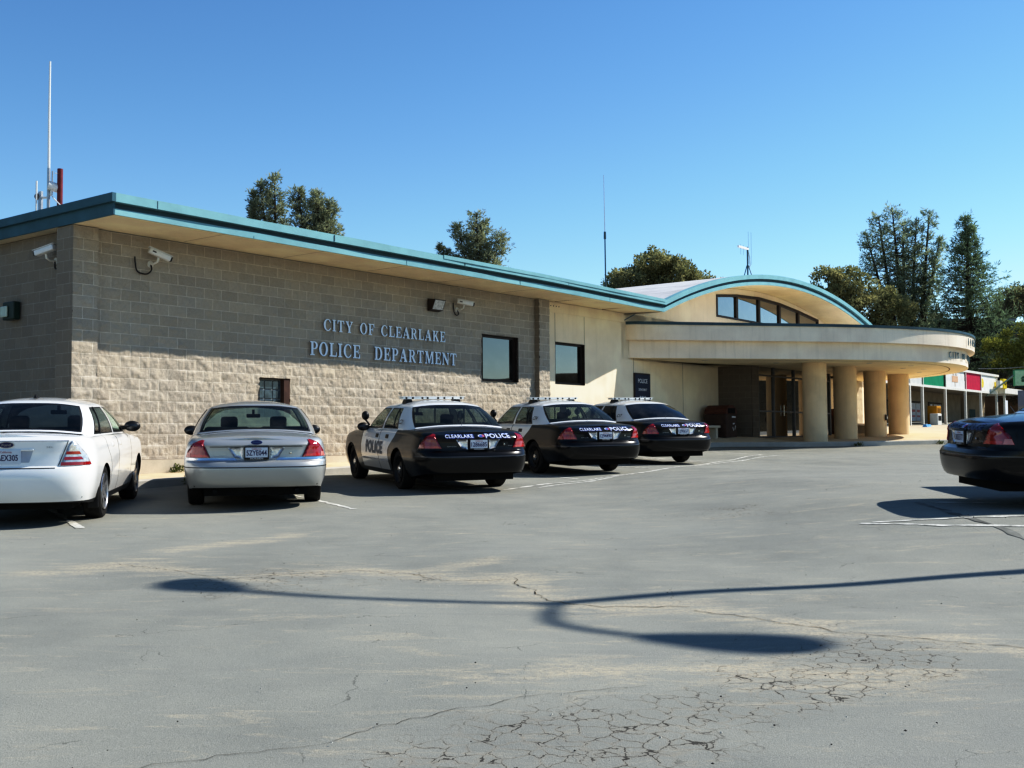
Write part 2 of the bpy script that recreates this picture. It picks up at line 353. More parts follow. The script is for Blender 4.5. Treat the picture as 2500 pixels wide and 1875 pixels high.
# serif capitals for the wall lettering (outlines in a unit box, holes as extra loops)
def arcp(cx,cy,rx,ry,a0,a1,n=12): return [(cx+rx*math.cos(R(a0+(a1-a0)*i/n)),cy+ry*math.sin(R(a0+(a1-a0)*i/n))) for i in range(n+1)]
def glyph(ch):
    if ch=='I': return .42,[[(0,0),(.42,0),(.42,.07),(.31,.1),(.31,.9),(.42,.93),(.42,1),(0,1),(0,.93),(.11,.9),(.11,.1),(0,.07)]]
    if ch=='L': return .72,[[(0,0),(.72,0),(.72,.34),(.65,.34),(.6,.1),(.31,.1),(.31,.9),(.44,.93),(.44,1),(0,1),(0,.93),(.11,.9),(.11,.1),(0,.07)]]
    if ch=='T': return .78,[[(.2,0),(.58,0),(.58,.07),(.49,.1),(.49,.91),(.63,.91),(.7,.7),(.78,.7),(.76,1),(.02,1),(0,.7),(.08,.7),(.15,.91),(.29,.91),(.29,.1),(.2,.07)]]
    if ch=='E': return .74,[[(0,0),(.74,0),(.74,.33),(.67,.33),(.6,.09),(.31,.09),(.31,.46),(.46,.46),(.49,.34),(.56,.34),(.56,.68),(.49,.68),(.46,.55),(.31,.55),(.31,.91),(.58,.91),(.64,.7),(.71,.7),(.71,1),(0,1),(0,.93),(.11,.9),(.11,.1),(0,.07)]]
    if ch=='F': return .7,[[(0,0),(.44,0),(.44,.07),(.31,.1),(.31,.44),(.46,.44),(.49,.32),(.56,.32),(.56,.66),(.49,.66),(.46,.53),(.31,.53),(.31,.91),(.56,.91),(.62,.68),(.7,.68),(.7,1),(0,1),(0,.93),(.11,.9),(.11,.1),(0,.07)]]
    if ch=='O': return .84,[arcp(.42,.5,.42,.52,0,360,28)[:-1],arcp(.42,.5,.21,.43,360,0,24)[:-1]]
    if ch=='C': return .8,[arcp(.43,.5,.43,.52,48,318,22)+[(.78,.26),(.72,.28)]+arcp(.45,.5,.24,.43,310,50,20)[0:]+[(.68,.68),(.75,.68),(.75,.98)]]
    if ch=='D': return .84,[[(0,0),(.40,0)]+arcp(.40,.5,.44,.5,-90,90,16)+[(0,1),(0,.93),(.11,.9),(.11,.1),(0,.07)],[(.31,.91)]+arcp(.38,.5,.25,.41,90,-90,14)+[(.31,.09)]]
    if ch=='P': return .72,[[(0,0),(.44,0),(.44,.07),(.31,.1),(.31,.44),(.42,.44)]+arcp(.42,.72,.30,.28,-90,90,12)+[(0,1),(0,.93),(.11,.9),(.11,.1),(0,.07)],[(.31,.92)]+arcp(.38,.72,.15,.20,90,-90,10)+[(.31,.52)]]
    if ch=='R': return .84,[[(0,0),(.42,0),(.42,.07),(.31,.1),(.31,.46),(.36,.46),(.60,0),(.84,0),(.84,.07),(.76,.09),(.57,.47)]+arcp(.42,.73,.30,.27,-58,90,11)+[(0,1),(0,.93),(.11,.9),(.11,.1),(0,.07)],[(.31,.92)]+arcp(.38,.73,.15,.19,90,-90,10)+[(.31,.54)]]
    if ch=='A': return .90,[[(0,0),(.30,0),(.30,.07),(.21,.1),(.26,.27),(.53,.27),(.58,.1),(.50,.07),(.50,0),(.90,0),(.90,.07),(.83,.1),(.53,1.02),(.40,1.02),(.11,.1),(0,.07)],[(.285,.36),(.395,.72),(.505,.36)]]
    if ch=='Y': return .84,[[(.24,0),(.62,0),(.62,.07),(.53,.1),(.53,.42),(.75,.9),(.84,.93),(.84,1),(.52,1),(.52,.93),(.62,.9),(.47,.55),(.31,.9),(.40,.93),(.40,1),(0,1),(0,.93),(.08,.9),(.33,.42),(.33,.1),(.24,.07)]]
    if ch=='K': return .86,[[(0,0),(.42,0),(.42,.07),(.31,.1),(.31,.36),(.38,.45),(.56,.1),(.50,.07),(.50,0),(.86,0),(.86,.07),(.78,.1),(.52,.6),(.70,.9),(.80,.93),(.80,1),(.48,1),(.48,.93),(.56,.9),(.31,.54),(.31,.9),(.42,.93),(.42,1),(0,1),(0,.93),(.11,.9),(.11,.1),(0,.07)]]
    if ch=='M': return 1.04,[[(0,0),(.30,0),(.30,.07),(.20,.1),(.20,.74),(.44,0),(.54,0),(.80,.74),(.80,.1),(.70,.07),(.70,0),(1.04,0),(1.04,.07),(.98,.1),(.98,.9),(1.04,.93),(1.04,1),(.76,1),(.54,.36),(.33,1),(0,1),(0,.93),(.10,.9),(.10,.1),(0,.07)]]
    if ch=='N': return .88,[[(0,0),(.30,0),(.30,.07),(.20,.1),(.20,.70),(.66,0),(.78,0),(.78,.9),(.88,.93),(.88,1),(.58,1),(.58,.93),(.68,.9),(.68,.36),(.29,1),(0,1),(0,.93),(.10,.9),(.10,.1),(0,.07)]]
def glyph_mesh(ch,h,ext):
    wd,loops=glyph(ch); c=bpy.data.curves.new('glyph','CURVE'); c.dimensions='2D'; c.fill_mode='BOTH'; c.extrude=ext
    for lp in loops:
        sp=c.splines.new('POLY'); sp.points.add(len(lp)-1); sp.use_cyclic_u=True
        for q,(x,y) in zip(sp.points,lp): q.co=(x*h*.92,y*h,0,1)
    o=bpy.data.objects.new('glyph',c); col.objects.link(o); dg=bpy.context.evaluated_depsgraph_get(); dg.update()
    me=bpy.data.meshes.new_from_object(o.evaluated_get(dg)); bpy.data.objects.remove(o); bpy.data.curves.remove(c)
    return wd*h*.92,me

# ================================================================= SETTING
def smooth(x): x=np.clip(x,0,1); return x*x*(3-2*x)
def hillz(x,y):
    s=(x-CX)*UX+(y-CY)*UY; o=(x-CX)*NX+(y-CY)*NY
    a=smooth((-o-16)/17); b=smooth((s-91)/13)
    h=np.maximum(a,b)
    far=np.clip((-o-36)/200,0,1)*10
    return h*8.2+np.maximum(far,0)*smooth((-o-30)/30)-.25*(1-smooth(h*8))
def polymask(px,py,poly,soft):
    x=px.ravel(); y=py.ravel(); ins=np.zeros(len(x),bool); dm=np.full(len(x),1e9)
    n=len(poly)
    for i in range(n):
        x0,y0=poly[i]; x1,y1=poly[(i+1)%n]
        c=((y0>y)!=(y1>y))&(x<(x1-x0)*(y-y0)/(y1-y0+1e-12)+x0); ins^=c
        t=np.clip(((x-x0)*(x1-x0)+(y-y0)*(y1-y0))/((x1-x0)**2+(y1-y0)**2+1e-12),0,1)
        dm=np.minimum(dm,np.hypot(x-x0-t*(x1-x0),y-y0-t*(y1-y0)))
    return np.where(ins,.5+.5*np.clip(dm/soft,0,1),.5-.5*np.clip(dm/soft,0,1))
def linemask(px,py,pts,soft):
    x=px.ravel(); y=py.ravel(); dm=np.full(len(x),1e9)
    for (x0,y0),(x1,y1) in zip(pts[:-1],pts[1:]):
        t=np.clip(((x-x0)*(x1-x0)+(y-y0)*(y1-y0))/((x1-x0)**2+(y1-y0)**2+1e-12),0,1)
        dm=np.minimum(dm,np.hypot(x-x0-t*(x1-x0),y-y0-t*(y1-y0)))
    return np.exp(-(dm/soft)**2)
xs=np.concatenate([np.linspace(-900,-60,10)[:-1],np.linspace(-60,-14,12)[:-1],np.arange(-14,16,.2),np.linspace(16,60,14),np.linspace(75,900,12)])
ys=np.concatenate([np.linspace(-500,-40,8)[:-1],np.linspace(-40,1,14)[:-1],np.arange(1,12,.15),np.arange(12,40,.3),np.linspace(40,130,24),np.linspace(150,1500,12)])
GX,GY=np.meshgrid(xs,ys)
GZ=ground(GX,np.minimum(GY,130))
# gentle waviness of old paving
wav=.012*np.sin(GX*.9+1.3)*np.sin(GY*.7)+.008*np.sin(GX*2.1+GY*1.3)
GZ=GZ+wav*((GX>-14)&(GX<16)&(GY>1)&(GY<40))*np.clip((GY-1)/4,0,1)*np.clip((40-GY)/6,0,1)
V=np.stack([GX.ravel(),GY.ravel(),GZ.ravel()],1); nx,ny=len(xs),len(ys)
I=np.arange(nx*ny).reshape(ny,nx); Fq=np.stack([I[:-1,:-1].ravel(),I[:-1,1:].ravel(),I[1:,1:].ravel(),I[1:,:-1].ravel()],1)
lot=npmesh('ground',V,Fq,M['asphalt'],None,True); tag(lot,kind='structure')
ALLIG=[(-1.26,4.3),(-.65,5.07),(.09,5.61),(.97,6.01),(1.32,6.92),(2.01,7.41),(2.75,6.7),(2.6,6.1),(1.72,5.55),(1.18,5.06),(.95,4.3)]
CR1=[(.02,9.45),(.04,9.27),(.15,8.87),(.27,8.46),(.5,8.24),(.91,8.12),(1.27,8.15)]
CR2=[(1.3,8.0),(1.53,7.81),(1.78,7.55),(2.04,7.21),(2.35,7.12),(2.63,6.91),(3.04,6.7),(3.8,6.4)]
CR3=[(-3.65,10.37),(-3.02,9.94),(-2.38,9.41),(-1.75,9.73),(-1.42,9.92),(-.86,9.72),(-.59,9.38),(.0,9.4)]
SEAM=[(-2.4,4.1),(-1.59,4.6),(-1.21,4.79),(-.75,5.07),(-.31,5.43),(-.01,5.65),(.3,5.75),(.7,5.9)]
crk=polymask(GX,GY,ALLIG,.5)
for c_,r_,a_ in (((2.8,14.1),1.0,.75),((-2.0,9.3),.9,.85),((-1.0,9.6),.7,.7),((2.1,6.8),.8,.6),((-4.5,8.2),1.0,.5)):
    crk=np.maximum(crk,a_*np.exp(-(((GX-c_[0])**2+((GY-c_[1])*.8)**2)/r_**2)).ravel())
dst=np.zeros(GX.size)
for pts,so_,a_ in ((CR1,.28,1),(CR2,.22,.9),(CR3,.25,.9),([(-3.42,11.37),(-3,11.86),(-2.45,12.57)],.25,.9),([(-1.49,9.87),(-.9,9.72),(-.39,10.25),(-.2,10.46)],.22,.9),([(-4.1,9.9),(-3.4,10.5)],.4,.7),([(.5,6.3),(1.4,6.2),(2.2,6.0)],.35,.7),([(-.3,6.0),(.6,6.1)],.3,.5)):
    dst=np.maximum(dst,a_*linemask(GX,GY,pts,so_))
drk=np.maximum(polymask(GX,GY,[(1.1,3.9),(1.3,5.0),(1.75,5.5),(2.9,6.0),(5,6.0),(4,3)],.5),.7*polymask(GX,GY,[(-1.6,4.5),(-.6,5.05),(.1,5.6),(.9,5.3),(.9,4),(-1.5,4)],.35))
ca=lot.data.color_attributes.new('zones','FLOAT_COLOR','POINT')
ca.data.foreach_set('color',np.stack([crk,dst,drk,np.ones(GX.size)],1).astype(np.float32).ravel())
# hill behind the station
xs=np.concatenate([np.linspace(-700,-80,10)[:-1],np.arange(-80,160,3.),np.linspace(160,900,10)]); ys=np.concatenate([np.arange(20,220,3.),np.linspace(220,1500,12)])
HX,HY=np.meshgrid(xs,ys); HZ=ground(HX,np.minimum(HY,130))+hillz(HX,HY)+.25*np.sin(HX*.35)*np.sin(HY*.31)
V=np.stack([HX.ravel(),HY.ravel(),HZ.ravel()],1); nx,ny=len(xs),len(ys)
I=np.arange(nx*ny).reshape(ny,nx); Fq=np.stack([I[:-1,:-1].ravel(),I[:-1,1:].ravel(),I[1:,1:].ravel(),I[1:,:-1].ravel()],1)
hf=hillz(HX,HY).ravel(); Fq=Fq[(hf[Fq].max(1)>-.2)]
tag(npmesh('hillside',V,Fq,M['hill'],None,True),kind='structure')
def gz(x,y): return float(ground(x,min(y,130))+max(0,hillz(np.array(x),np.array(y))))
# cracks wide enough to be real openings in the paving
def ribbon(mb,pts,w,z=.004,jit=.03,step=.05,m=0):
    P=[]
    for (x0,y0),(x1,y1) in zip(pts[:-1],pts[1:]):
        n=max(2,int(math.hypot(x1-x0,y1-y0)/step))
        for i in range(n): P.append((x0+(x1-x0)*i/n,y0+(y1-y0)*i/n))
    P.append(pts[-1]); ox=0; A=[];B=[]
    for i,(x,y) in enumerate(P):
        j=min(i+1,len(P)-1); k=max(i-1,0); dx,dy=P[j][0]-P[k][0],P[j][1]-P[k][1]; L=math.hypot(dx,dy) or 1; px,py=-dy/L,dx/L
        ox=ox*.7+rnd.uniform(-jit,jit); ww=w*rnd.uniform(.25,1.3)
        wv=.012*math.sin(x*.9+1.3)*math.sin(y*.7)+.008*math.sin(x*2.1+y*1.3); wv*=min(1,max(0,(y-1)/4))*min(1,max(0,(40-y)/6)) if 1<y<40 and -14<x<16 else 0
        for q,sg in ((A,1),(B,-1)):
            X,Y=x+px*(ox+sg*ww/2),y+py*(ox+sg*ww/2); q.append((X,Y,ground(X,Y)+wv+z))
    mb.grid([B,A],m)
mb=MB()
for pts,w_ in ((CR1,.009),(CR2,.008),(CR3,.005),(SEAM,.0035)): ribbon(mb,pts,w_)
tag(mb.build('pavement_crack',pm('crack_shadow',(.055,.040,.026),1,0,.05,.5,9)),kind='structure')
mb=MB(); ribbon(mb,[(4.92,13.6),(4.83,12.27),(4.95,10.9),(5.3,9.8)],.10,.004,.02,.15)
tag(mb.build('tar_seam',pm('old_tar',(.19,.19,.17),.9,0,.2,.4,5)),kind='structure')
# loose stones and leaf scraps
mb=MB(); g_=random.Random(3)
for k in range(140):
    y=4.3+14*g_.random()**1.6; x=g_.uniform(-.48,.48)*y; r=g_.uniform(.003,.0075); z=ground(x,y)+r*.4+.004
    mb.add([(x+r*g_.uniform(.6,1.3),y,z),(x-r,y+r*.5,z),(x,y-r*g_.uniform(.6,1.2),z-.003),(x,y+r,z-.003),(x,y,z+r*.7)],[(0,3,4),(3,1,4),(1,2,4),(2,0,4)],0 if k%3 else 1)
tag(mb.build('loose_gravel',[pm('dark_stone',(.05,.045,.04),.9),pm('pale_stone',(.55,.52,.45),.9)]),kind='stuff')
# painted lines
lines=[[(-.15,18.77),(2.0,21.95),(4.05,25.16),(7.28,30.58)],[(.45,19.1),(1.55,20.95),(3.9,25.05),(6.94,31.07)],
 [(6.94,31.07),(5.2,34.2)],[(4.9,27.2),(3.1,30.4)],[(4.62,27.0),(3.4,29.2)],[(3.0,24.3),(1.0,27.9)],[(1.25,21.4),(-1.1,25.3)],[(-.55,18.5),(-2.7,22.0)],[(-2.2,15.4),(-4.3,19.3)],[(-5.1,13.2),(-7.0,16.6)],
 [(5.09,13.56),(6.13,13.41),(10.5,12.8)],[(3.76,12.13),(4.44,11.59),(5.17,11.33),(9,10.2)],[(3.90,12.15),(4.6,11.95),(5.41,11.84),(9,11.2)],[(7.9,18.0),(14,17.2)]]
for k,p in enumerate(lines):
    mb=MB(); ribbon(mb,p,.095 if k!=11 else .08,.005,.006,.12); me=mb.build('parking_line',M['line']); tag(me,kind='structure')

def catmull(P,n):
    out=[]; P=[np.array(p,float) for p in P]
    for i in range(len(P)-1):
        p0=P[max(i-1,0)];p1=P[i];p2=P[i+1];p3=P[min(i+2,len(P)-1)]
        for k in range(n):
            t=k/n; out.append(.5*((2*p1)+(-p0+p2)*t+(2*p0-5*p1+4*p2-p3)*t*t+(-p0+3*p1-3*p2+p3)*t**3))
    out.append(P[-1]); return out
# pavement in front of the building (s, out) with its kerb
edge=catmull([(-14,1.12),(-4,1.12),(4,1.12),(12,1.12),(18.5,1.08),(21,1.0),(22.2,1.1),(22.9,1.75),(23.6,2.65),(25.6,4.45),(27.5,5.6),(29.2,6.35),(31,7.0),(33,7.7),(36,8.5),(40,9.2),(46,9.8),(54,10.2)],6)
rows=[]
for s_,o_ in edge:
    kz=gso(s_,o_)+.15; f=float(smooth(np.array((s_-19)/4))); iz=(1-f)*(gso(s_,0)+.17)+f*max(E+.04,gso(s_,0)+.15)
    r_=[]
    for t in (0,.25,.5,.75,1):
        o2=(o_-.15)*(1-t)+(-3.0 if s_>24.4 else .0)*t
        zz=kz*(1-min(1,t*1.6))+iz*min(1,t*1.6); x,y=bw(s_,o2); r_.append((x,y,zz))
    rows.append(r_)
mb=MB(); mb.grid(rows,0); tag(mb.build('pavement',M['slab'],None,True),kind='structure')
mb=MB(); A=[];B=[];C_=[];D_=[]
for i,(s_,o_) in enumerate(edge):
    a=edge[min(i+1,len(edge)-1)]-edge[max(i-1,0)]; a=a/np.hypot(*a); nx_,ny_=a[1],-a[0]
    if True: nx_,ny_=-a[1],a[0]
    kz=gso(s_,o_)+.15
    x,y=bw(s_,o_); xi,yi=bw(s_-nx_*.15,o_-ny_*.15)
    A.append((x,y,kz-.4)); B.append((x,y,kz-.02)); bx,by=bw(s_-nx_*.02,o_-ny_*.02); C_.append((bx,by,kz+.002)); D_.append((xi,yi,kz+.003))
mb.grid([A,B,C_,D_],0)
tag(mb.build('kerb',M['kerb'],None,False,0,35,True),kind='structure')

# ================================================================= POLICE STATION
st=thing('police_station','low grey-brown block and cream stucco police station with teal-edged roof and curved vault','building',(CX,CY,0),BROT)
def fnoise(n0,n1,cell):
    a=rng.standard_normal((int(n0/cell)+3,int(n1/cell)+3)); u=np.arange(n0)/cell; v=np.arange(n1)/cell
    i=u.astype(int); j=v.astype(int); fu=(u-i)[:,None]; fv=(v-j)[None,:]
    fu=fu*fu*(3-2*fu); fv=fv*fv*(3-2*fv)
    return (a[i][:,j]*(1-fu)*(1-fv)+a[i+1][:,j]*fu*(1-fv)+a[i][:,j+1]*(1-fu)*fv+a[i+1][:,j+1]*fu*fv)
def block_face(name,a0,a1,z0,z1,base,holes=(),axis='x',mat=None,parent=None,res=.0254,amp=1.0):
    """split-face block wall as real relief. axis x: wall plane faces the lot (-y); axis y: plane faces -x"""
    na=int(round((a1-a0)/res))+1; nz=int(round((z1-z0)/res))+1
    a=np.linspace(a0,a1,na); z=np.linspace(z0,z1,nz); AA,ZZ=np.meshgrid(a,z,indexing='ij')
    zz=ZZ-(3.79+E); row=np.floor(zz/.2032).astype(int); off=np.where(row%2==0,.2032,0.0); bx=np.floor((AA+off)/.4064).astype(int)
    fa=(AA+off)/.4064-bx; fz=zz/.2032-row
    ha=(bx*7919+row*104729)%997; tab=rng.uniform(-1,1,(997,4)); q=tab[ha]
    d=np.minimum(np.minimum(fa,1-fa)*.4064,np.minimum(fz,1-fz)*.2032)
    cush=np.clip(d/.028,0,1)
    rel=.006*q[...,0]+.016*q[...,1]*(fa-.5)+.016*q[...,2]*(fz-.5)
    n=.0050*fnoise(na,nz,5)+.0060*fnoise(na,nz,2.6)+.0035*fnoise(na,nz,1.3)
    h=amp*(cush*(.010+rel+n)-.004)
    if axis=='x': V=np.stack([AA,base-h,ZZ],-1).reshape(-1,3)
    else: V=np.stack([base-h,AA,ZZ],-1).reshape(-1,3)
    I=np.arange(na*nz).reshape(na,nz)
    Fq=np.stack([I[:-1,:-1].ravel(),I[1:,:-1].ravel(),I[1:,1:].ravel(),I[:-1,1:].ravel()],1)
    if axis=='y': Fq=Fq[:,::-1]
    ca_=(AA[:-1,:-1]+res/2).ravel(); cz_=(ZZ[:-1,:-1]+res/2).ravel(); keep=np.ones(len(Fq),bool)
    for (h0,h1,g0,g1) in holes: keep&=~((ca_>h0)&(ca_<h1)&(cz_>g0)&(cz_<g1))
    return npmesh(name,V,Fq[keep],mat,parent,True)
W1=(11.40,12.90,1.50+E,2.69+E); SW=(4.20,5.02,.48+E,1.28+E); W2=(14.64,16.10,1.53+E,2.70+E)
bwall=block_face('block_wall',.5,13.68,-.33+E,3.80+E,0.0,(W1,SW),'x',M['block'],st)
bwall['label']='rough split-face block front wall'
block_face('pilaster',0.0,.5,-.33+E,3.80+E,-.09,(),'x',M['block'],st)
mb=MB(); mb.face([(.5,-.09,-.33+E),(.5,.02,-.33+E),(.5,.02,3.8+E),(.5,-.09,3.8+E)])
mb.face([(0,-.10,-.33+E),(0,.42,-.33+E),(0,.42,3.8+E),(0,-.10,3.8+E)][::-1])
mb.face([(0,.42,-.33+E),(.27,.42,-.33+E),(.27,.42,3.8+E),(0,.42,3.8+E)][::-1]); mb.build('pilaster_side',M['blockside'],st)
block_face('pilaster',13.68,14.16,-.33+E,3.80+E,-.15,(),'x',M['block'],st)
mb=MB(); mb.face([(14.155,-.15,-.33+E),(14.155,.02,-.33+E),(14.155,.02,3.8+E),(14.155,-.15,3.8+E)]); mb.face([(13.685,-.15,-.33+E),(13.685,.02,-.33+E),(13.685,.02,3.8+E),(13.685,-.15,3.8+E)][::-1]); mb.build('pilaster_side',M['blockside'],st)
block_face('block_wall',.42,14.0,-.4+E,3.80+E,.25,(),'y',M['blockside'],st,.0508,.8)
mb=MB(); mb.box(0.0,14.2,-.05,.3,-1.2+E,-.335+E,0); mb.box(-.03,.3,.3,14,-1.2+E,-.41+E,0); mb.build('foundation',M['concrete'],st)
mb=MB(); mb.face([(.3,.3,E-.4),(13.7,.3,E-.4),(13.7,.3,3.8+E),(.3,.3,3.8+E)]); mb.box(13.7,18.2,.32,.4,E-.5,3.8+E); mb.box(.3,37,13.9,14,E-1,4.1+E); mb.build('inner_wall',M['dark'],st)

def window(parent,x0,x1,z0,z1,depth,fw=.05,reveal=None,bars=(),gl='bwin',mat='bronze'):
    m=MB()
    for (a,b,c,d) in ((x0,x1,z0,z0+fw),(x0,x1,z1-fw,z1),(x0,x0+fw,z0+fw,z1-fw),(x1-fw,x1,z0+fw,z1-fw)): m.box(a,b,depth-.05,depth+.04,c,d)
    # reveals
    r=reveal if reveal is not None else -.02
    m.face([(x0,r,z0),(x0,depth+.04,z0),(x0,depth+.04,z1),(x0,r,z1)]); m.face([(x1,r,z0),(x1,r,z1),(x1,depth+.04,z1),(x1,depth+.04,z0)])
    m.face([(x0,r,z1),(x0,depth+.04,z1),(x1,depth+.04,z1),(x1,r,z1)]); m.face([(x0,r,z0),(x1,r,z0),(x1,depth+.04,z0),(x0,depth+.04,z0)])
    for b in bars: m.box(*b)
    f=m.build('window',M[mat],parent)
    g=MB(); g.face([(x0+fw,depth,z0+fw),(x1-fw,depth,z0+fw),(x1-fw,depth,z1-fw),(x0+fw,depth,z1-fw)]); g.build('pane',M[gl],f)
    return f
f=window(st,*W1,.12,.055,-.035)
MC.clear
gb=pm('glass_block',(.07,.10,.12),.08,0,.8,.5,9); 
m=MB(); x0,x1,z0,z1=SW
for k in range(5):
    pass
m.box(x1-.16,x1,-.005,.16,z0,z1); m.face([(x0,-.02,z1),(x0,.16,z1),(x1,.16,z1),(x1,-.02,z1)])
m.face([(x0,-.02,z0),(x0,.16,z0),(x0,.16,z1),(x0,-.02,z1)]); m.box(x0,x1,.14,.17,z0,z1)
fw_=m.build('window',M['brown'],st); fw_['label']='small window of square glass blocks'
g=MB()
for i in range(3):
    for j in range(4):
        a=x0+.015+i*.213; c=z1-.02-(j+1)*.195; g.box(a,a+.198,.09,.14,c,c+.180,0,.012)
g.build('glass_block',gb,fw_)
g=MB(); g.box(x0,x0+.655,.105,.138,z0,z1); g.build('mortar',pm('grey_grout',(.33,.33,.31),.9),fw_)
window(st,*W2,.12,.055,-.01)

# stucco wall
def wallgrid(m,x0,x1,z0,z1,y,holes,mi=0,xt=(),zt=()):
    X=sorted(set([x0,x1]+[v for h in holes for v in h[:2]]+list(xt))); Z=sorted(set([z0,z1]+[v for h in holes for v in h[2:]]+list(zt)))
    for a,b in zip(X[:-1],X[1:]):
        for c,d in zip(Z[:-1],Z[1:]):
            if any(a>=h[0]-1e-6 and b<=h[1]+1e-6 and c>=h[2]-1e-6 and d<=h[3]+1e-6 for h in holes): continue
            m.face([(a,y,c),(b,y,c),(b,y,d),(a,y,d)],mi)
m=MB(); wallgrid(m,14.16,24.42,-.9+E,3.81+E,0,(W2,))
m.box(14.17,18.25,-.035,-.001,3.52+E,3.80+E,0,.006)
for x in (14.64,16.10,18.80,21.9): m.box(x-.006,x+.006,-.003,-.001,(2.70 if x<17 else -.2)+E,3.51+E if x<17 else 2.46+E,1)
for k in range(4): m.cyl((14.40+k*.13,-.036,3.69+E),(14.40+k*.13,-.041,3.69+E),.016,None,8,1)
m.build('stucco_wall',[M['stucco'],M['dark']],st)
# clerestory gable under the vault
ZC=-23.29
def zb(s): return ZC+math.sqrt(28.7**2-(s-27.93)**2)+E
def zt(s): return ZC+math.sqrt(29.06**2-(s-27.93)**2)+E
mul=[24.36,25.93,27.78,29.60,31.39,33.40]; wtop=[-.20,-.20,-.19,-.19,-.17,-.06]
def ztop(s):
    for i in range(5):
        if mul[i]<=s<=mul[i+1]:
            t=(s-mul[i])/(mul[i+1]-mul[i]); return (zb(mul[i])+wtop[i])*(1-t)+(zb(mul[i+1])+wtop[i+1])*t
sill=4.21+E
S_=sorted(set(list(np.round(np.arange(18.12,37.75,.3),3))+mul))
m=MB()
for a,b in zip(S_[:-1],S_[1:]):
    inside=a>=mul[0]-1e-6 and b<=mul[-1]+1e-6
    if inside:
        m.face([(a,0,2.4+E),(b,0,2.4+E),(b,0,sill),(a,0,sill)]); m.face([(a,0,ztop(a)),(b,0,ztop(b)),(b,0,zb(b)),(a,0,zb(a))])
    else: m.face([(a,0,2.4+E),(b,0,2.4+E),(b,0,max(zb(b),3.76+E)),(a,0,max(zb(a),3.76+E))])
m.face([(18.13,-.012,3.55+E),(18.20,-.012,3.55+E),(20.1,-.012,zb(20.1)-.06),(20.0,-.012,zb(20.0)-.02)],1)
m.build('gable_wall',[M['stucco'],M['tealdark']],st)
for i in range(5):
    a,b=mul[i],mul[i+1]; m=MB(); w_=.075
    def bar(p,q,h): m.add([(p[0],-.03,p[1]),(q[0],-.03,q[1]),(q[0],-.03,q[1]+h),(p[0],-.03,p[1]+h),(p[0],.05,p[1]),(q[0],.05,q[1]),(q[0],.05,q[1]+h),(p[0],.05,p[1]+h)],[(0,1,2,3),(5,4,7,6),(0,4,5,1),(3,2,6,7),(0,3,7,4),(1,5,6,2)])
    bar((a,sill),(b,sill),.07); bar((a,ztop(a+1e-6)-.09),(b,ztop(b-1e-6)-.09),.09)
    zl,zr=ztop(a+1e-6)-.09,ztop(b-1e-6)-.09
    m.box(a,a+w_,-.032,.048,sill+.07,zl-.01); m.box(b-w_,b,-.032,.048,sill+.07,zr-.01)
    fr=m.build('window',M['bronze'],st); fr['label']='tall pane of the strip window under the vault'
    g=MB(); g.face([(a+.02,.02,sill+.03),(b-.02,.02,sill+.03),(b-.02,.02,zr+.03),(a+.02,.02,zl+.03)]); g.build('pane',M['bwin'],fr)
m=MB(); m.box(24,34,1.2,1.3,3.6+E,5.3+E); m.build('inner_wall',M['dark'],st)

# roofs
def fb(s): return (3.80+E) if s<12 else 3.80+E-.055*(s-12)/6.28
T0,T1=.205,.355
m=MB(); SS=np.linspace(-.05,18.28,60)
def sag(s,ph): return .006*math.sin(s*1.15+ph)+.003*math.sin(s*2.9+ph*2)
m.grid([[(s,-1.40,fb(s)) for s in SS],[(s,-1.40+sag(s,1),fb(s)+.118+sag(s,5)) for s in SS],[(s,-1.335,fb(s)+.125+sag(s,5)) for s in SS]],0)
m.grid([[(s,-1.335,fb(s)+.12) for s in SS],[(s,-1.335,fb(s)+T0) for s in SS]],1); m.grid([[(s,-1.335,fb(s)+T0) for s in SS],[(s,-1.47+sag(s,3),fb(s)+T0+.002) for s in SS],[(s,-1.47+sag(s,3),fb(s)+T1+sag(s,2)*.5) for s in SS],[(s,-1.30,fb(s)+T1+.005) for s in SS]],0)  # recess face in darker teal, its shade put into the colour
m.grid([[(s,-1.40,fb(s)) for s in SS],[(s,-1.37,fb(s)) for s in SS]],0,True)
S8=np.linspace(8.25,18.25,30); m.grid([[(s,-1.485,fb(s)+T1-.075) for s in S8],[(s,-1.485,fb(s)+T1+.012) for s in S8],[(s,-1.30,fb(s)+T1+.013) for s in S8]],0)
m.face([(8.25,-1.485,fb(8)+T1-.075),(8.25,-1.40,fb(8)+T1-.075),(8.25,-1.40,fb(8)+T1+.012),(8.25,-1.485,fb(8)+T1+.012)],1)
for x in (.75,4.9,9.0,13.2): m.box(x,x+.012,-1.476,-1.46,fb(x)+T0+.01,fb(x)+T1-.01,1)
for x in (2.9,7.1,11.2,15.3): m.box(x,x+.010,-1.404,-1.39,fb(x)+.005,fb(x)+.11,1)
m.build('fascia',[M['teal'],M['tealdark']],st,False)
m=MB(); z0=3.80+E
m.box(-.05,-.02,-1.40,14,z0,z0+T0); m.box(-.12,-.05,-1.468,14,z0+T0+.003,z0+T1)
m.build('fascia',pm('shaded_teal',(.06,.15,.19),.6,0,.3,.15,2),st)  # left-end fascia coloured darker to paint in its shade
m=MB(); m.box(-.02,18.2,-1.30,14,z0+T1-.03,z0+T1+.002); m.build('flat_roof',M['roof'],st)
m=MB(); m.grid([[(s,-1.37,fb(s)+.012) for s in SS],[(s,.02,3.80+E+.012) for s in SS]],0); m.face([(-.02,.0,z0+.013),(.3,.0,z0+.013),(.3,14,z0+.013),(-.02,14,z0+.013)])
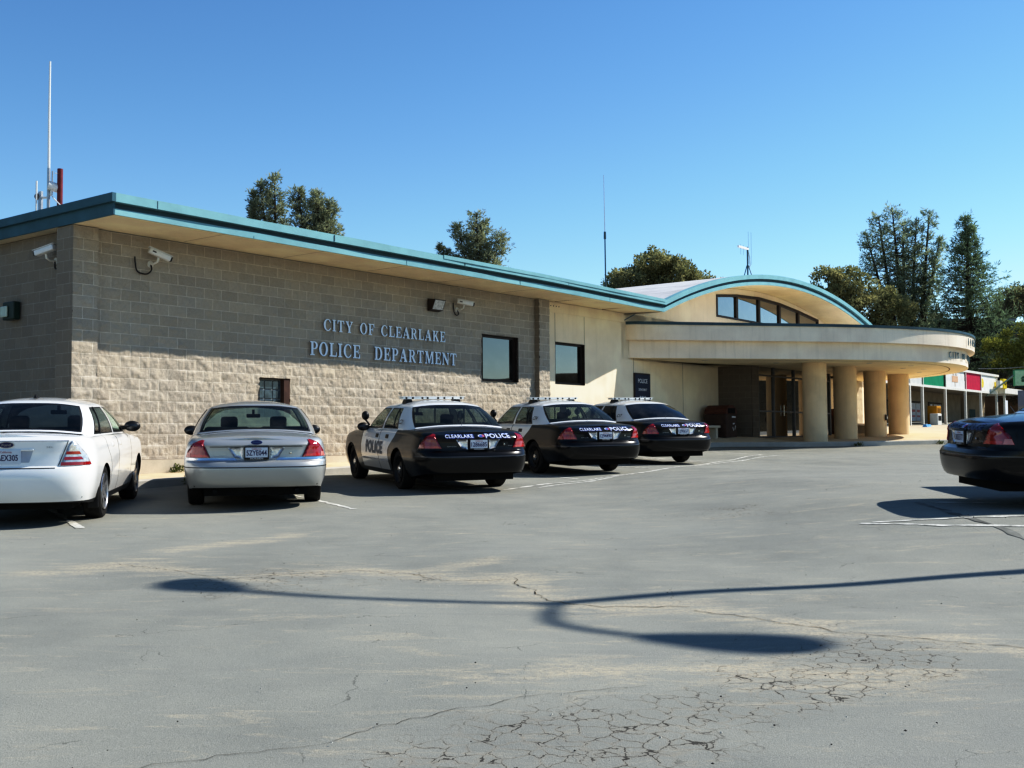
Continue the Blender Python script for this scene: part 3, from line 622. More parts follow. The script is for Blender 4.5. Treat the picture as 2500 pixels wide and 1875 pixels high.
for x in (2.3,4.75,7.2,9.6,12.1,14.5,16.9): m.box(x,x+.012,-1.365,-.1,z0+.009-(.055*(x-12)/6.28 if x>12 else 0)*.6,z0+.011,1)
m.build('soffit',[M['soffit'],pm('soffit_joint',(.42,.31,.19),.9)],st,False,0,35,True)
# vault
VS=np.linspace(18.28,37.58,90)
m=MB()
m.grid([[(s,-1.40,zb(s)) for s in VS],[(s,-1.40,zb(s)+.118) for s in VS],[(s,-1.335,zb(s)+.125) for s in VS]],0); m.grid([[(s,-1.335,zb(s)+.12) for s in VS],[(s,-1.335,zb(s)+T0) for s in VS]],1); m.grid([[(s,-1.37,zb(s)) for s in VS],[(s,-1.40,zb(s)) for s in VS]],0)  # dark teal in the vault's recess is painted shade too
m.grid([[(s,-1.335,zb(s)+T0) for s in VS],[(s,-1.47,zb(s)+T0+.002) for s in VS],[(s,-1.47,zb(s)+T1) for s in VS],[(s,-1.30,zb(s)+T1+.004) for s in VS]],0)
m.build('vault_fascia',[M['teal'],M['tealdark']],st,True,0,40)
m=MB(); m.grid([[(s,-1.30,zb(s)+T1) for s in VS],[(s,13,zb(s)+T1) for s in VS]],0); m.build('vault_roof',M['roof'],st,True)
m=MB(); m.grid([[(s,-1.37,zb(s)+.008) for s in VS],[(s,.06,zb(s)+.008) for s in VS]],0,True); m.box(29.6,29.72,-1.392,-1.36,zb(29.7)+.0,zb(29.7)+.02,1); m.build('vault_soffit',[M['soffit'],M['tealdark']],st,True)
m=MB(); m.box(37.6,41.4,-1.0,13,3.75+E,4.05+E); m.box(37.6,41.0,0,12.8,-.5+E,3.75+E); m.build('rear_wing',M['stucco'],st)

# canopy ring
cp=catmull([(18.55,.0),(19.6,.90),(20.8,1.95),(22.2,3.2),(23.6,4.4),(25.0,5.42),(26.6,6.25),(28.2,6.68),(29.8,6.72),(31.5,6.42),(33.2,5.85),(34.8,4.98),(36.3,3.75),(37.5,2.2),(38.3,.0)],8)
def offp(P,d):
    out=[]
    for i,p in enumerate(P):
        a=P[min(i+1,len(P)-1)]-P[max(i-1,0)]; a=a/np.hypot(*a); out.append(p+np.array([-a[1],a[0]])*d)
    out[0]=np.array([out[0][0],0]); out[-1]=np.array([out[-1][0],0]); return out
up=offp(cp,.23); cpo=offp(cp,.27); ring=offp(cp,-.62)
def L3(P,z): return [(p[0],-p[1]-.001,z+E) for p in P]
m=MB(); m.grid([L3(cp,2.46),L3(cp,3.02)],0,False); m.build('canopy_band',M['stucco2'],st,True,0,40)
m=MB(); m.grid([L3(cp,3.02),L3(up,3.00),L3(up,3.475)],0); m.build('canopy_parapet',M['stucco2'],st,True,0,40)
m=MB(); m.grid([L3(up,3.475),L3(cpo,3.475),L3(cpo,3.56),L3(offp(cp,.05),3.575)],0); m.build('canopy_coping',M['tealdark'],st,True,0,40)
m=MB(); c0=[(28.4,-.0)]*len(cp)
m.grid([L3(cp,2.46),[(28.4+(p[0]-28.4)*.5,-p[1]*.5,2.46+E) for p in cp],[(p[0],0,2.46+E) for p in cp]],0,True)
m.build('canopy_soffit',M['soffit'],st,False)
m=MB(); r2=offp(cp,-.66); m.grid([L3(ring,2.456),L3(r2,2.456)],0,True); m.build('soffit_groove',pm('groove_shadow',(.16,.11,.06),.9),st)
m=MB(); m.grid([L3(offp(cp,.06),3.50),[(28.4+(p[0]-28.4)*.4,-p[1]*.4,3.52+E) for p in cp]],0); m.build('canopy_roof',M['roof'],st)
for s_,o_ in ((21.2,1.2),(23.9,2.4),(26.2,4.7),(28.6,5.3),(31.0,5.0),(33.0,4.2),(29.9,4.6),(35.0,2.6)):
    m=MB(); m.lathe([(.0,2.448+E),(.085,2.448+E),(.10,2.452+E),(.10,2.459+E)],'Z',16,0,(s_,-o_,0)); m.build('downlight',pm('downlight_trim',(.55,.52,.46),.4),st)
for s_,o_ in ((24.91,3.29),(27.66,3.28),(30.96,3.17),(33.90,3.07)):
    m=MB(); m.lathe([(.40,-.35+E),(.40,2.462+E)],'Z',40,0,(s_,-o_,0)); m.lathe([(.412,2.445+E),(.412,2.459+E)],'Z',40,0,(s_,-o_,0)); cc=m.build('column',M['colstucco'],st,True)
# vestibule: dark block pier and glazed front
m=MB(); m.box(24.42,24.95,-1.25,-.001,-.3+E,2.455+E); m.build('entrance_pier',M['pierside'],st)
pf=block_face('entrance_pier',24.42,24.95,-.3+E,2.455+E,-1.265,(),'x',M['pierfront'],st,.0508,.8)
m=MB()
for x in (24.95,26.24,28.0,29.8,31.4): m.box(x,x+.09,-1.24,-1.14,-.1+E,2.455+E)
for x0,x1 in ((25.04,26.24),(26.33,28.0),(28.09,29.8),(29.89,31.4)):
    for z_ in (2.13,.88,-.02): m.box(x0,x1,-1.235,-1.145,z_+E,z_+.055+E)
fr=m.build('storefront_frame',pm('dull_aluminium',(.11,.115,.12),.4,.6,.5),st)
for x0,x1 in ((25.04,26.24),(26.33,28.0),(28.09,29.8),(29.89,31.4)):
    for za,zb_ in ((.035,.88),(.935,2.13),(2.185,2.45)):
        g=MB(); g.face([(x0,-1.19,za+E),(x1,-1.19,za+E),(x1,-1.19,zb_+E),(x0,-1.19,zb_+E)]); g.build('pane',M['bwin'],fr)
m=MB(); m.box(27.05,27.11,-1.26,-1.24,.75+E,1.15+E,0,.01); m.build('door_handle',M['chrome'],st)
m=MB(); m.box(24.96,31.5,1.6,1.7,-.2+E,2.45+E,0); m.box(27.2,27.5,-.6,.2,E,2.4+E,1); m.box(25.1,25.9,.4,.5,E,1.6+E,1); m.box(24.96,31.5,-1.1,1.6,E-.02,E+.0,0)
m.build('lobby_interior',[M['dark'],pm('lobby_wood',(.16,.075,.03),.5)],st)
m=MB(); m.face([(31.5,-1.2,E-.3),(31.5,0,E-.3),(31.5,0,2.455+E),(31.5,-1.2,2.455+E)]); m.face([(31.5,0,E-.3),(38.3,0,E-.3),(38.3,0,2.455+E),(31.5,0,2.455+E)]); m.build('stucco_wall',M['stucco'],st)

def bl(s,o,z): x,y=bw(s,o); return (x,y,z+E)          # (s, out, height over eye) to world
# raised serif lettering
def wall_letters(text,s0,s1,h,z,label,space=.32):
    t=thing('wall_lettering',label,'wall lettering',bl(s0,.02,z),BROT)
    adv=[];tot=0
    for ch in text:
        if ch==' ': adv.append((tot,None)); tot+=h*.62; continue
        wd,_=glyph(ch)[0]*h*.92,0; adv.append((tot,wd)); tot+=wd+h*.115
    tot-=h*.115; k=(s1-s0)/tot
    for ch,(x,wd) in zip(text,adv):
        if wd is None: continue
        _,me=glyph_mesh(ch,h,.009); me.materials.clear(); me.materials.append(M['lettface']); me.materials.append(M['lettside'])
        for p in me.polygons: p.material_index=0 if abs(p.normal.z)>.7 else 1
        me.name='letter'; o=bpy.data.objects.new('letter',me); link(o,t)
        o.matrix_local=Matrix.Translation((x*k,-.030,0))@Matrix.Rotation(R(90),4,'X')@Matrix.Diagonal((k,1,1,1))
    return t
wall_letters('CITY OF CLEARLAKE',5.92,9.92,.255,2.375,'pale blue serif capitals on the block wall, the upper and smaller line of two')
wall_letters('POLICE  DEPARTMENT',5.53,10.34,.300,1.82,'pale blue serif capitals on the block wall, the lower and larger line of two')
# letters and house number round the canopy rim
def rim_text(text,P,a0,h,z,gap,label,off=.05,sp=.30):
    t=thing('rim_lettering',label,'sign lettering',bl(29,6.7,z),BROT)
    ln=[0]
    for p,q in zip(P[:-1],P[1:]): ln.append(ln[-1]+float(np.hypot(*(q-p))))
    def at(d):
        i=max(0,min(len(P)-2,int(np.searchsorted(ln,d))-1)); f=(d-ln[i])/(ln[i+1]-ln[i]); p=P[i]*(1-f)+P[i+1]*f; a=P[i+1]-P[i]; return p,a/np.hypot(*a)
    sx=[p[0] for p in P]; d=float(np.interp(a0,sx,ln))
    for ch in text:
        if ch==' ': d+=gap*1.6; continue
        v,f=text2d(ch,1,.012/h,'CENTER',-.012); mx=max(p[1] for p in v)
        p,a=at(d); mm=MB(); mm.add([(q[0]*h/mx*.8,q[1]*h/mx,q[2]*h) for q in v],f); o=mm.build('letter',pm('teal_letters',(.16,.24,.27),.5,.2),t)
        nrm=Vector((-a[1],-(a[0]),0)); ta=Vector((a[0],-a[1],0)); pos=Vector((p[0]-29,-(p[1])+6.7,0))+Vector((-a[1],-a[0],0))*off
        o.matrix_local=Matrix(((ta.x,0,nrm.x,pos.x),(ta.y,0,nrm.y,pos.y),(0,1,0,0),(0,0,0,1))); d+=gap
    return t
rim_text('CITY OF CLEARLAKE',cp,28.25,.215,2.64,.235,'dark teal raised capitals along the lower rim of the round canopy')
rim_text('14050',up,29.4,.25,3.12,.33,'house number 14050 in thin raised figures on the upper rim of the round canopy')

# ================================================================= VEHICLES
def interp(k,x): return float(np.interp(x,[a for a,_ in k],[b for _,b in k]))
class Sedan:
    """body shell as a plan outline swept through height, with real openings; origin at the rear axle, x right, y forward"""
    def __init__(s,P):
        s.P=P; W=P['W']; pts=[]
        for i in range(33):
            th=math.pi/2*i/32; n=P['nr']; pts.append((W*math.sin(th)**(2/n),P['yrc']-P['Dr']*math.cos(th)**(2/n)))
        for i in range(1,60):
            t=i/60; pts.append((W*(1+.010*math.sin(math.pi*t)),P['yrc']+(P['yfc']-P['yrc'])*t))
        for i in range(33):
            th=math.pi/2*(1-i/32); n=P['nf']; pts.append((W*math.sin(th)**(2/n) if th>0 else 0,P['yfc']+P['Df']*math.cos(th)**(2/n)))
        s.pts=np.array(pts); d=np.hypot(*np.diff(s.pts,axis=0).T); s.ln=np.concatenate([[0],np.cumsum(d)]); s.L=s.ln[-1]
        t=np.gradient(s.pts,s.ln,axis=0); t/=np.linalg.norm(t,axis=1)[:,None]; s.nm=np.stack([t[:,1],-t[:,0]],1)
    def plan(s,a):
        sg=1 if a>=0 else -1; a=abs(a)
        x=np.interp(a,s.ln,s.pts[:,0]); y=np.interp(a,s.ln,s.pts[:,1]); nx=np.interp(a,s.ln,s.nm[:,0]); ny=np.interp(a,s.ln,s.nm[:,1]); k=math.hypot(nx,ny) or 1
        return sg,x,y,nx/k,ny/k
    def a_of_y(s,y):   # arclength on the flank at station y
        i=33; return float(np.interp(y,s.pts[16:-16,1],s.ln[16:-16]))
    def edge(s,y): return interp(s.P['edge'],y)
    def pt(s,a,z,off=0.0):
        sg,x,y,nx,ny=s.plan(a); P=s.P
        wr=max(0,-ny)**1.2; wf=max(0,ny)**1.2; ws=max(0,1-wr-wf)
        o=wr*interp(P['or'],z)+wf*interp(P['of'],z)+ws*interp(P['os'],z)
        zt=s.edge(y); k=(z-(zt-.07))/.07
        if k>0: o+=.055*(1-math.sqrt(max(0,1-min(1,k)**2)))
        o-=off
        yy=y-ny*o
        return (sg*max(0.0,x-nx*o),yy,z)
def sedan(P,name,label,mats,group=None,cat='car'):
    s=Sedan(P); root=thing(name,label,cat,(0,0,0),0,group)
    A=set()
    def span(a0,a1,st):
        n=max(1,int(round((a1-a0)/st)))
        for i in range(n+1): A.add(round(a0+(a1-a0)*i/n,4))
    aR=s.a_of_y(-.42); span(0,aR,.05)
    gaps=[s.a_of_y(y) for y in P['doors']]
    cuts=[aR,s.a_of_y(.44)]+sorted(gaps)+[s.a_of_y(P['wb']-.43),s.a_of_y(P['wb']+.43),s.L]
    for i,(c,d) in enumerate(zip(cuts[:-1],cuts[1:])): span(c,d,.035 if i in (0,len(cuts)-3) else .09)
    for g in gaps: A.add(round(g-.009,4)); A.add(round(g+.009,4))
    A=sorted(A); zs=P['zs']
    wr=P['arch']
    def bottom(y):
        b=interp(P['bot'],y)
        for yc in (0,P['wb']):
            if abs(y-yc)<wr: b=max(b,P['rt']-.02+math.sqrt(wr*wr-(y-yc)**2))
        return b
    y0d,y1d=P['doors'][0],P['doors'][-1]
    def warp(a,z):          # rear door cut leans back towards the belt line
        y=s.plan(a)[2]
        if abs(a)<aR or y<-.35 or y>1.0: return a
        g=max(0,min(1,(z-.62)/.36)); g=g*g*(3-2*g)*P['lean']
        k=interp([(-.35,0),(y0d,1),(1.0,0)],y); sgn=1 if a>=0 else -1
        return a-sgn*g*k
    groups={}
    def put(key,quad,mi=0): groups.setdefault(key,MB()).face(quad,mi)
    for sg in (1,-1):
        grid=[]
        for a in A:
            y=s.plan(a)[2]; b=bottom(y); t=s.edge(y)
            grid.append([s.pt(sg*warp(a,min(max(z,b),t)),min(max(z,b),t)) for z in zs+[99]])
        for i in range(len(A)-1):
            am=(A[i]+A[i+1])/2; y=s.plan(am)[2]
            for j in range(len(zs)):
                q=[grid[i][j],grid[i+1][j],grid[i+1][j+1],grid[i][j+1]]
                if max(abs(q[0][2]-q[3][2]),abs(q[1][2]-q[2][2]))<1e-4: continue
                zm=(zs[j]+(zs[j+1] if j+1<len(zs) else zs[j]+.05))/2
                key='body' if y<1.9 else 'fender'; mi=0
                gi=[k for k,g in enumerate(gaps) if abs(am-g)<.009]
                flank=aR<am<s.a_of_y(P['wb']-.43)+.2
                if gi and zm>.30: key=('door_r' if gi[0]<2 else 'door_f')+('R' if sg>0 else 'L'); mi=1
                elif y0d<y<y1d and flank and zm>.30:
                    key=('door_r' if y<P['doors'][1] else 'door_f')+('R' if sg>0 else 'L')
                elif y<-.40 and zm<P['bump']: key='rbumper'
                elif y>P['wb']+.43 and zm<.60: key='fbumper'
                elif zm<.30 and y0d<y<y1d: key='sill'+('R' if sg>0 else 'L')
                if P.get('darklow') and zm<.30: key='lower'
                put(key,q if sg>0 else q[::-1],mi)
    # decks: trunk, hood and cowl
    half=[a for a in A]
    def deck(ya,yb,key,crown):
        us=[1,.93,.8,.6,.35,0]
        for sg in (1,-1):
            G=[]
            for a in half:
                y=s.plan(a)[2]; t=s.edge(y); p=s.pt(a,t)
                if not (ya-1e-6<=p[1]<=yb+1e-6): continue
                c=interp(crown,p[1]); G.append([(sg*p[0]*u,p[1],t+c*(1-u*u)) for u in us])
            m=groups.setdefault(key,MB()); m.grid(G,0,sg<0)
    deck(-9,P['rwy']+.12,'trunk',P['crown_r']); deck(P['wsy']-.25,9,'hood',P['crown_f'])
    deck(P['rwy']+.02,P['wsy']-.1,'shelf',[(-9,-.03),(9,-.03)])
    bm,dm=mats['body'],mats['door']
    def emit(key,nm,mt,lab=None,par=root,w=.0008):
        if key in groups:
            o=groups[key].build(nm,mt,par,True,w,32)
            if lab: o['label']=lab
            return o
    emit('body','body',bm); emit('fender','fender',bm); emit('trunk','trunk_lid',bm); emit('hood','hood',bm)
    emit('rbumper','bumper',mats.get('bumper',bm)); emit('fbumper','bumper',mats.get('bumper',bm)); emit('sillR','sill',mats.get('sill',bm)); emit('sillL','sill',mats.get('sill',bm)); emit('lower','lower_cladding',M['blackplastic'])
    emit('shelf','interior_deck',mats['cabin'])
    for sgn,sd in ((1,'R'),(-1,'L')):
        for k in 'rf':
            d=emit('door_'+k+sd,'door',[dm,M['dark']])
            yc=P['doors'][1]-.27 if k=='r' else P['doors'][2]-.27
            if k=='r': yc=P['doors'][0]+.14
            else: yc=P['doors'][1]+.16
            hm=MB(); a=s.a_of_y(yc); N=8
            hm.grid([[s.pt(sgn*(a-.085+.17*i/N),P['hz']-.034+.068*j/3,.010 if 0<i<N and 0<j<3 else .002) for j in range(4)] for i in range(N+1)],0,sgn<0)
            h_=hm.build('handle',mats['handle'],d,True)
    # greenhouse
    gh=P['gh']; keys=['rw','rw','cp','cq','w1','bp','w2','ap','ws','ws']
    T=[0,.05,.09,.3,.5,.7,.89,.93,1.0]
    belt=[g[0] for g in gh]; roof=[g[1] for g in gh]
    cols=[];tags=[]
    for i in range(len(gh)-1):
        k=keys[i]; us=[0,.5] if k in ('cp','cq','bp','ap') else ([0,.06,.35,.65,.94] if k in ('w1','w2') else [0,.33,.66])
        if k=='rw' and i==1: us=[0,.4,.75,.94]
        if k=='ws' and i==8: us=[0,.06,.35,.7]
        for n,u in enumerate(us):
            cols.append(i+u); un=us[n+1] if n+1<len(us) else 1
            tr=(k in('w1','w2') and (u<.05 or u>.9)) or (k=='rw' and i==1 and u>.9) or (k=='ws' and i==8 and u<.05)
            tags.append((k,tr))
    cols.append(len(gh)-1)
    def cr(L,c):
        i=min(int(c),len(L)-2); t=c-i; seg=keys[i]
        p1,p2=np.array(L[i]),np.array(L[i+1])
        if seg in('rw','ws'):
            p0=np.array(L[i-1]) if i>0 and keys[i-1]==seg else (np.array(L[i+1])*(-1,1,1) if i==0 else 2*p1-p2)
            p3=np.array(L[i+2]) if i+2<len(L) and i+1<len(keys) and keys[i+1]==seg else (np.array(L[i])*(-1,1,1) if i+2>=len(L) else 2*p2-p1)
            return .5*((2*p1)+(-p0+p2)*t+(2*p0-5*p1+4*p2-p3)*t*t+(-p0+3*p1-3*p2+p3)*t**3)
        return p1*(1-t)+p2*t
    def gp(c,t,sg):
        b,r_=cr(belt,c),cr(roof,c); q=b*(1-t)+r_*t
        q[0]+=P['bulge']*math.sin(math.pi*t)*min(1,abs(q[0])/.5)
        i=min(int(c),len(keys)-1)
        if keys[i]=='rw' : q[1]-=.05*math.sin(math.pi*t)
        if keys[i]=='ws' : q[1]+=.05*math.sin(math.pi*t)
        return (sg*q[0],q[1],q[2])
    gm={}
    def gput(key,q): gm.setdefault(key,MB()).face(q,0)
    for sg in (1,-1):
        for i in range(len(cols)-1):
            k,tr=tags[i]
            for j in range(len(T)-1):
                q=[gp(cols[i],T[j],sg),gp(cols[i+1],T[j],sg),gp(cols[i+1],T[j+1],sg),gp(cols[i],T[j+1],sg)]
                q=q if sg>0 else q[::-1]
                if k in('rw','w1','w2','ws') and 1<=j<=6:
                    rim=tr or j==1 or j==6
                    key='trim' if rim else {'rw':'rear','ws':'wind','w1':'sr'+str(sg),'w2':'sf'+str(sg)}[k]
                    if k=='w1' and not rim and P.get('divbar') and abs((cols[i]+cols[i+1])/2-int(cols[i])-.2)<.16 and False: key='trim'
                else: key='pillar'
                gput(key,q)
        # roof
        for u0,u1 in ((1,.9),(.9,.72),(.72,.45),(.45,.2),(.2,0)):
            for i in range(len(cols)-1):
                def rp(c,u):
                    p=cr(roof,c); cy=P['roofc']; e=1-u*u
                    return (sg*p[0]*u,cy+(p[1]-cy)*u,p[2]+(P['rooft']-p[2])*(1-(u**2.2)))
                q=[rp(cols[i],u0),rp(cols[i+1],u0),rp(cols[i+1],u1),rp(cols[i],u1)]
                gput('roof',q if sg>0 else q[::-1])
    rm=MB(); rm.v=[];rm.f=[];rm.m=[]
    for k in ('roof','pillar'):
        g=gm[k]; n0=len(rm.v); rm.v+=g.v; rm.f+=[tuple(i+n0 for i in f) for f in g.f]; rm.m+=g.m
    ro=rm.build('roof',mats['roof'],root,True,.0008,38)
    gm['trim'].build('window_trim',M['blackplastic'],root,True,.0008,40)
    for k,nm,mt in (('rear','rear_window','rear'),('wind','windscreen','wind'),('sr1','side_window','side'),('sr-1','side_window','side'),('sf1','side_window','wind'),('sf-1','side_window','wind')):
        o=gm[k].build(nm,mats['g_'+mt],root,True,.0008,60)
    # quarter divider bars on rear side windows
    if P.get('divbar'):
        for sg in (1,-1):
            m=MB(); P0=[gp(4+.30,t,sg) for t in (.06,.3,.5,.7,.93)]; m.tube([(p[0]+sg*.004,p[1],p[2]) for p in P0],.010,6); m.build('window_bar',M['blackplastic'],root)
    # underbody, wheels
    m=MB(); m.box(-.70,.70,P['yrc']-P['Dr']+.30,P['yfc']+P['Df']-.3,.20,.60); m.box(-.86,.86,.52,P['wb']-.5,.22,.5); m.box(-.83,.83,P['yrc']-P['Dr']+.22,-.45,.34,.62); m.box(-.83,.83,P['wb']+.48,P['yfc']+P['Df']-.25,.3,.6); m.build('underbody',M['dark'],root)
    for x,y in ((P['tr'],0),(-P['tr'],0),(P['tr']-.02,P['wb']),(-P['tr']+.02,P['wb'])):
        sg=1 if x>0 else -1; rt=P['rt']; w=.112
        m=MB(); m.lathe([(rt*.66,-w*.85),(rt*.80,-w),(rt*.93,-w*.97),(rt*.985,-w*.80),(rt,-w*.6),(rt,w*.6),(rt*.985,w*.80),(rt*.93,w*.97),(rt*.80,w),(rt*.66,w*.85),(rt*.62,w*.6)],'X',40,0,(x,y,rt))
        for k in (-.055,0,.055): m.lathe([(rt+.001,k-.004),(rt-.006,k),(rt+.001,k+.004)],'X',40,0,(x,y,rt))
        wo_=MB(); ty=m.build('wheel',M['rubber'],root,True,0,30)
        q=MB(); xx=x+sg*w*.55; st_=P['wheel']
        if st_=='steel':
            q.lathe([(rt*.66,sg*.05),(rt*.63,sg*.02),(rt*.57,sg*.0),(rt*.50,-sg*.02),(rt*.30,sg*.012),(rt*.22,sg*.018),(0,sg*.02)],'X',40,0,(xx,y,rt))
            for k in range(10):
                t=2*math.pi*k/10; q.lathe([(.028,0),(.0,.002*sg)],'X',8,1,(xx+sg*.004-sg*.006,y+rt*.42*math.cos(t),rt+rt*.42*math.sin(t)))
            rim=q.build('rim',[pm('steel_rim_black',(.022,.021,.02),.5),M['dark']],ty,True); q=MB(); q.lathe([(rt*.20,sg*.0),(rt*.19,sg*.035),(rt*.13,sg*.05),(0,sg*.055)],'X',24,0,(xx,y,rt)); q.build('hub_cap',M['chrome'],ty,True)
        else:
            q.lathe([(rt*.68,sg*.055),(rt*.66,sg*.03),(rt*.60,-sg*.05),(rt*.2,-sg*.06),(0,-sg*.06)],'X',40,0,(xx,y,rt)); q.build('rim',M['dark'],ty,True)
            q=MB(); q.lathe([(rt*.685,sg*.045),(rt*.67,sg*.058),(rt*.63,sg*.045),(rt*.62,sg*.01)],'X',40,0,(xx,y,rt)); q.lathe([(rt*.2,-sg*.02),(rt*.19,sg*.03),(rt*.1,sg*.04),(0,sg*.04)],'X',20,0,(xx,y,rt))
            for k in range(st_):
                t=2*math.pi*(k+.5)/st_; c,s_=math.cos(t),math.sin(t)
                for wdt in (1,):
                    a=[(rt*.17,-.045),(rt*.17,.045),(rt*.64,.028),(rt*.64,-.028)]
                    q.face([(xx+sg*(.035 if r_<rt*.3 else .045),y+r_*c-v*s_,rt+r_*s_+v*c) for r_,v in (a if sg<0 else a[::-1])])
            q.build('spokes',mats.get('alloy',M['steel']),ty,True,0,40)
    # seats and mirror
    m=MB()
    for x in (-.38,.38):
        m.box(x-.24,x+.24,P['seaty'],P['seaty']+.14,.55,P['seatz'],0,.06); m.box(x-.13,x+.13,P['seaty']-.01,P['seaty']+.10,P['seatz']+.02,P['seatz']+.21,0,.045)
    for k in (-.4,.4): m.box(k-.33,k+.33,-.02,.14,.6,P['shelfz']+.07,0,.05)
    m.build('seats',mats['seat'],root,True)
    m=MB(); m.box(-.12,.12,P['rwy']+.20,P['rwy']+.28,P['shelfz']-.02,P['shelfz']+.055,0,.012); bl_=m.build('brake_light',mats['seat2'],root)
    m=MB(); m.box(-.09,.09,P['rwy']+.192,P['rwy']+.199,P['shelfz'],P['shelfz']+.04); m.build('lens',M['dark'],bl_)
    m=MB(); m.box(-.80,.80,P['rwy']+.10,.02,P['shelfz']-.06,P['shelfz']-.02,0,.01); m.build('parcel_shelf',mats['seat2'],root)
    m=MB(); m.box(-.72,.72,P['wsy']-.62,P['wsy']-.30,.80,P['shelfz']-.01,0,.05); m.lathe([(.185,0),(.20,.012),(.185,.024),(.17,.012),(.185,0)],'Y',24,0,(-.38,P['wsy']-.75,.93)); m.build('dashboard',M['dark'],root)
    m=MB(); m.box(-.11,.11,P['mirry'],P['mirry']+.03,P['mirrz'],P['mirrz']+.06,0,.012); m.box(-.02,.02,P['mirry']+.01,P['mirry']+.05,P['mirrz']+.05,P['mirrz']+.13); m.build('interior_mirror',M['blackplastic'],root)
    for sg in (-1,1):
        my,mz=P['mir']; m=MB(); m.ell((sg*(.985),my+.03,mz),(.115,.07,.078),0,16,10); m.box(min(sg*.80,sg*.93),max(sg*.80,sg*.93),my+.0,my+.09,mz-.05,mz+.01,0,.012)
        o=m.build('wing_mirror',mats['mirror'],root,True,0,50); m=MB(); m.grid([[(sg*.985+.080*math.cos(t)*r_,my-.043+.022*r_*r_,mz+.050*math.sin(t)*r_) for t in np.linspace(0,2*math.pi,20)] for r_ in (1,.6,.01)],0); m.build('mirror_glass',pm('mirror_glass',(.03,.035,.042),.04,0,.8,.02),o)
    return root,s
def patch(s,poly,off,name,mat,parent,n=3,rim=True):
    """panel piece following the shell: poly in (arc, height)"""
    b=bmesh.new(); f=b.faces.new([b.verts.new((p[0],p[1],0)) for p in poly])
    bmesh.ops.triangulate(b,faces=[f]); 
    for _ in range(n): 
        ed=[e for e in b.edges if e.calc_length()>.07]
        if ed: bmesh.ops.subdivide_edges(b,edges=ed,cuts=1,use_grid_fill=True)
    bmesh.ops.triangulate(b,faces=b.faces[:])
    bmesh.ops.recalc_face_normals(b,faces=b.faces[:])
    m=MB(); b.verts.index_update(); 
    flip=b.faces[:][0].normal.z<0 if len(b.faces[:]) else False
    m.add([s.pt(v.co.x,v.co.y,off) for v in b.verts],[tuple(v.index for v in (fc.verts if not flip else reversed(fc.verts[:]))) for fc in b.faces],0)
    if rim:
        n_=len(poly); 
        for i in range(n_):
            p,q=poly[i],poly[(i+1)%n_]; k=8
            for j in range(k):
                u0=[p[c]+(q[c]-p[c])*j/k for c in (0,1)]; u1=[p[c]+(q[c]-p[c])*(j+1)/k for c in (0,1)]
                m.face([s.pt(*u0,off),s.pt(*u1,off),s.pt(*u1,-.004),s.pt(*u0,-.004)])
    o=m.build(name,mat,parent,True,.0005,50); b.free(); return o
def dense(v,f,mx=.05):
    b=bmesh.new(); vs=[b.verts.new(p) for p in v]
    for q in f:
        try: b.faces.new([vs[i] for i in q])
        except ValueError: pass
    bmesh.ops.triangulate(b,faces=b.faces[:])
    for _ in range(3):
        ed=[e for e in b.edges if e.calc_length()>mx]
        if not ed: break
        bmesh.ops.subdivide_edges(b,edges=ed,cuts=1,use_grid_fill=False); bmesh.ops.triangulate(b,faces=b.faces[:])
    b.verts.index_update(); r=([x.co[:] for x in b.verts],[tuple(x.index for x in q.verts) for q in b.faces]); b.free(); return r
def decal(s,parent,name,mat,body,a0,z0,width,height,lift=.004,flipx=False,**kw):
    v,f=textfit(body,width,height,**kw); v,f=dense(v,f)
    m=MB(); m.add([s.pt(a0+(-p[0] if flipx else p[0]),z0+p[1],lift) for p in v],[q[::-1] if flipx else q for q in f],0)
    return m.build(name,mat,parent)
def flattext(parent,name,mat,body,width,height,mtx,**kw):
    v,f=textfit(body,width,height,**kw); m=MB(); m.add(v,f,0); o=m.build(name,mat,parent); o.matrix_local=mtx; return o
def rearframe(x,y,z,tilt=0): return Matrix.Translation((x,y,z))@Matrix.Rotation(R(90)-tilt,4,'X')
plateM=pm('plate_white',(.62,.66,.72),.4,0,.4,.05,9); plateB=pm('plate_navy',(.01,.018,.10),.4); plateR=pm('plate_red_script',(.35,.05,.04),.5)
lens=pm('red_lens',(.33,.006,.010),.10,0,.7,.25,9,0,60,1.0); lensd=pm('pink_lens',(.55,.17,.13),.12,0,.6,.2,14,0,60,1); clear=pm('clear_lens',(.60,.60,.60),.14,.35,.6,.25,30,.25,55,1)
def plate(root,y,z,text,tilt=.06,x=0,frame=True,bottom='HOLDEN'):
    m=MB(); m.box(x-.165,x+.165,y-.012,y+.03,z-.09,z+.09,0,.006); pl=m.build('licence_plate',M['blackplastic'] if frame else plateM,root)
    m=MB(); m.box(x-.150,x+.150,y-.0155,y-.010,z-.062 if frame else z-.072,z+.074); m.build('plate_sheet',plateM,pl)
    flattext(pl,'plate_number',plateB,text,.27,.072,rearframe(x,y-.018,z+.0 if frame else z-.012),off=.012)
    flattext(pl,'plate_heading',plateR,'California',.13,.024,rearframe(x,y-.018,z+.056))
    if frame: flattext(pl,'frame_lettering',M['signwhite'],bottom,.17,.022,rearframe(x,y-.018,z-.076),off=.01)
    return pl
ZS=[.19,.24,.30,.36,.43,.50,.56,.60,.63,.665,.685,.70,.73,.77,.82,.87,.90,.93,.96,.985,1.01]
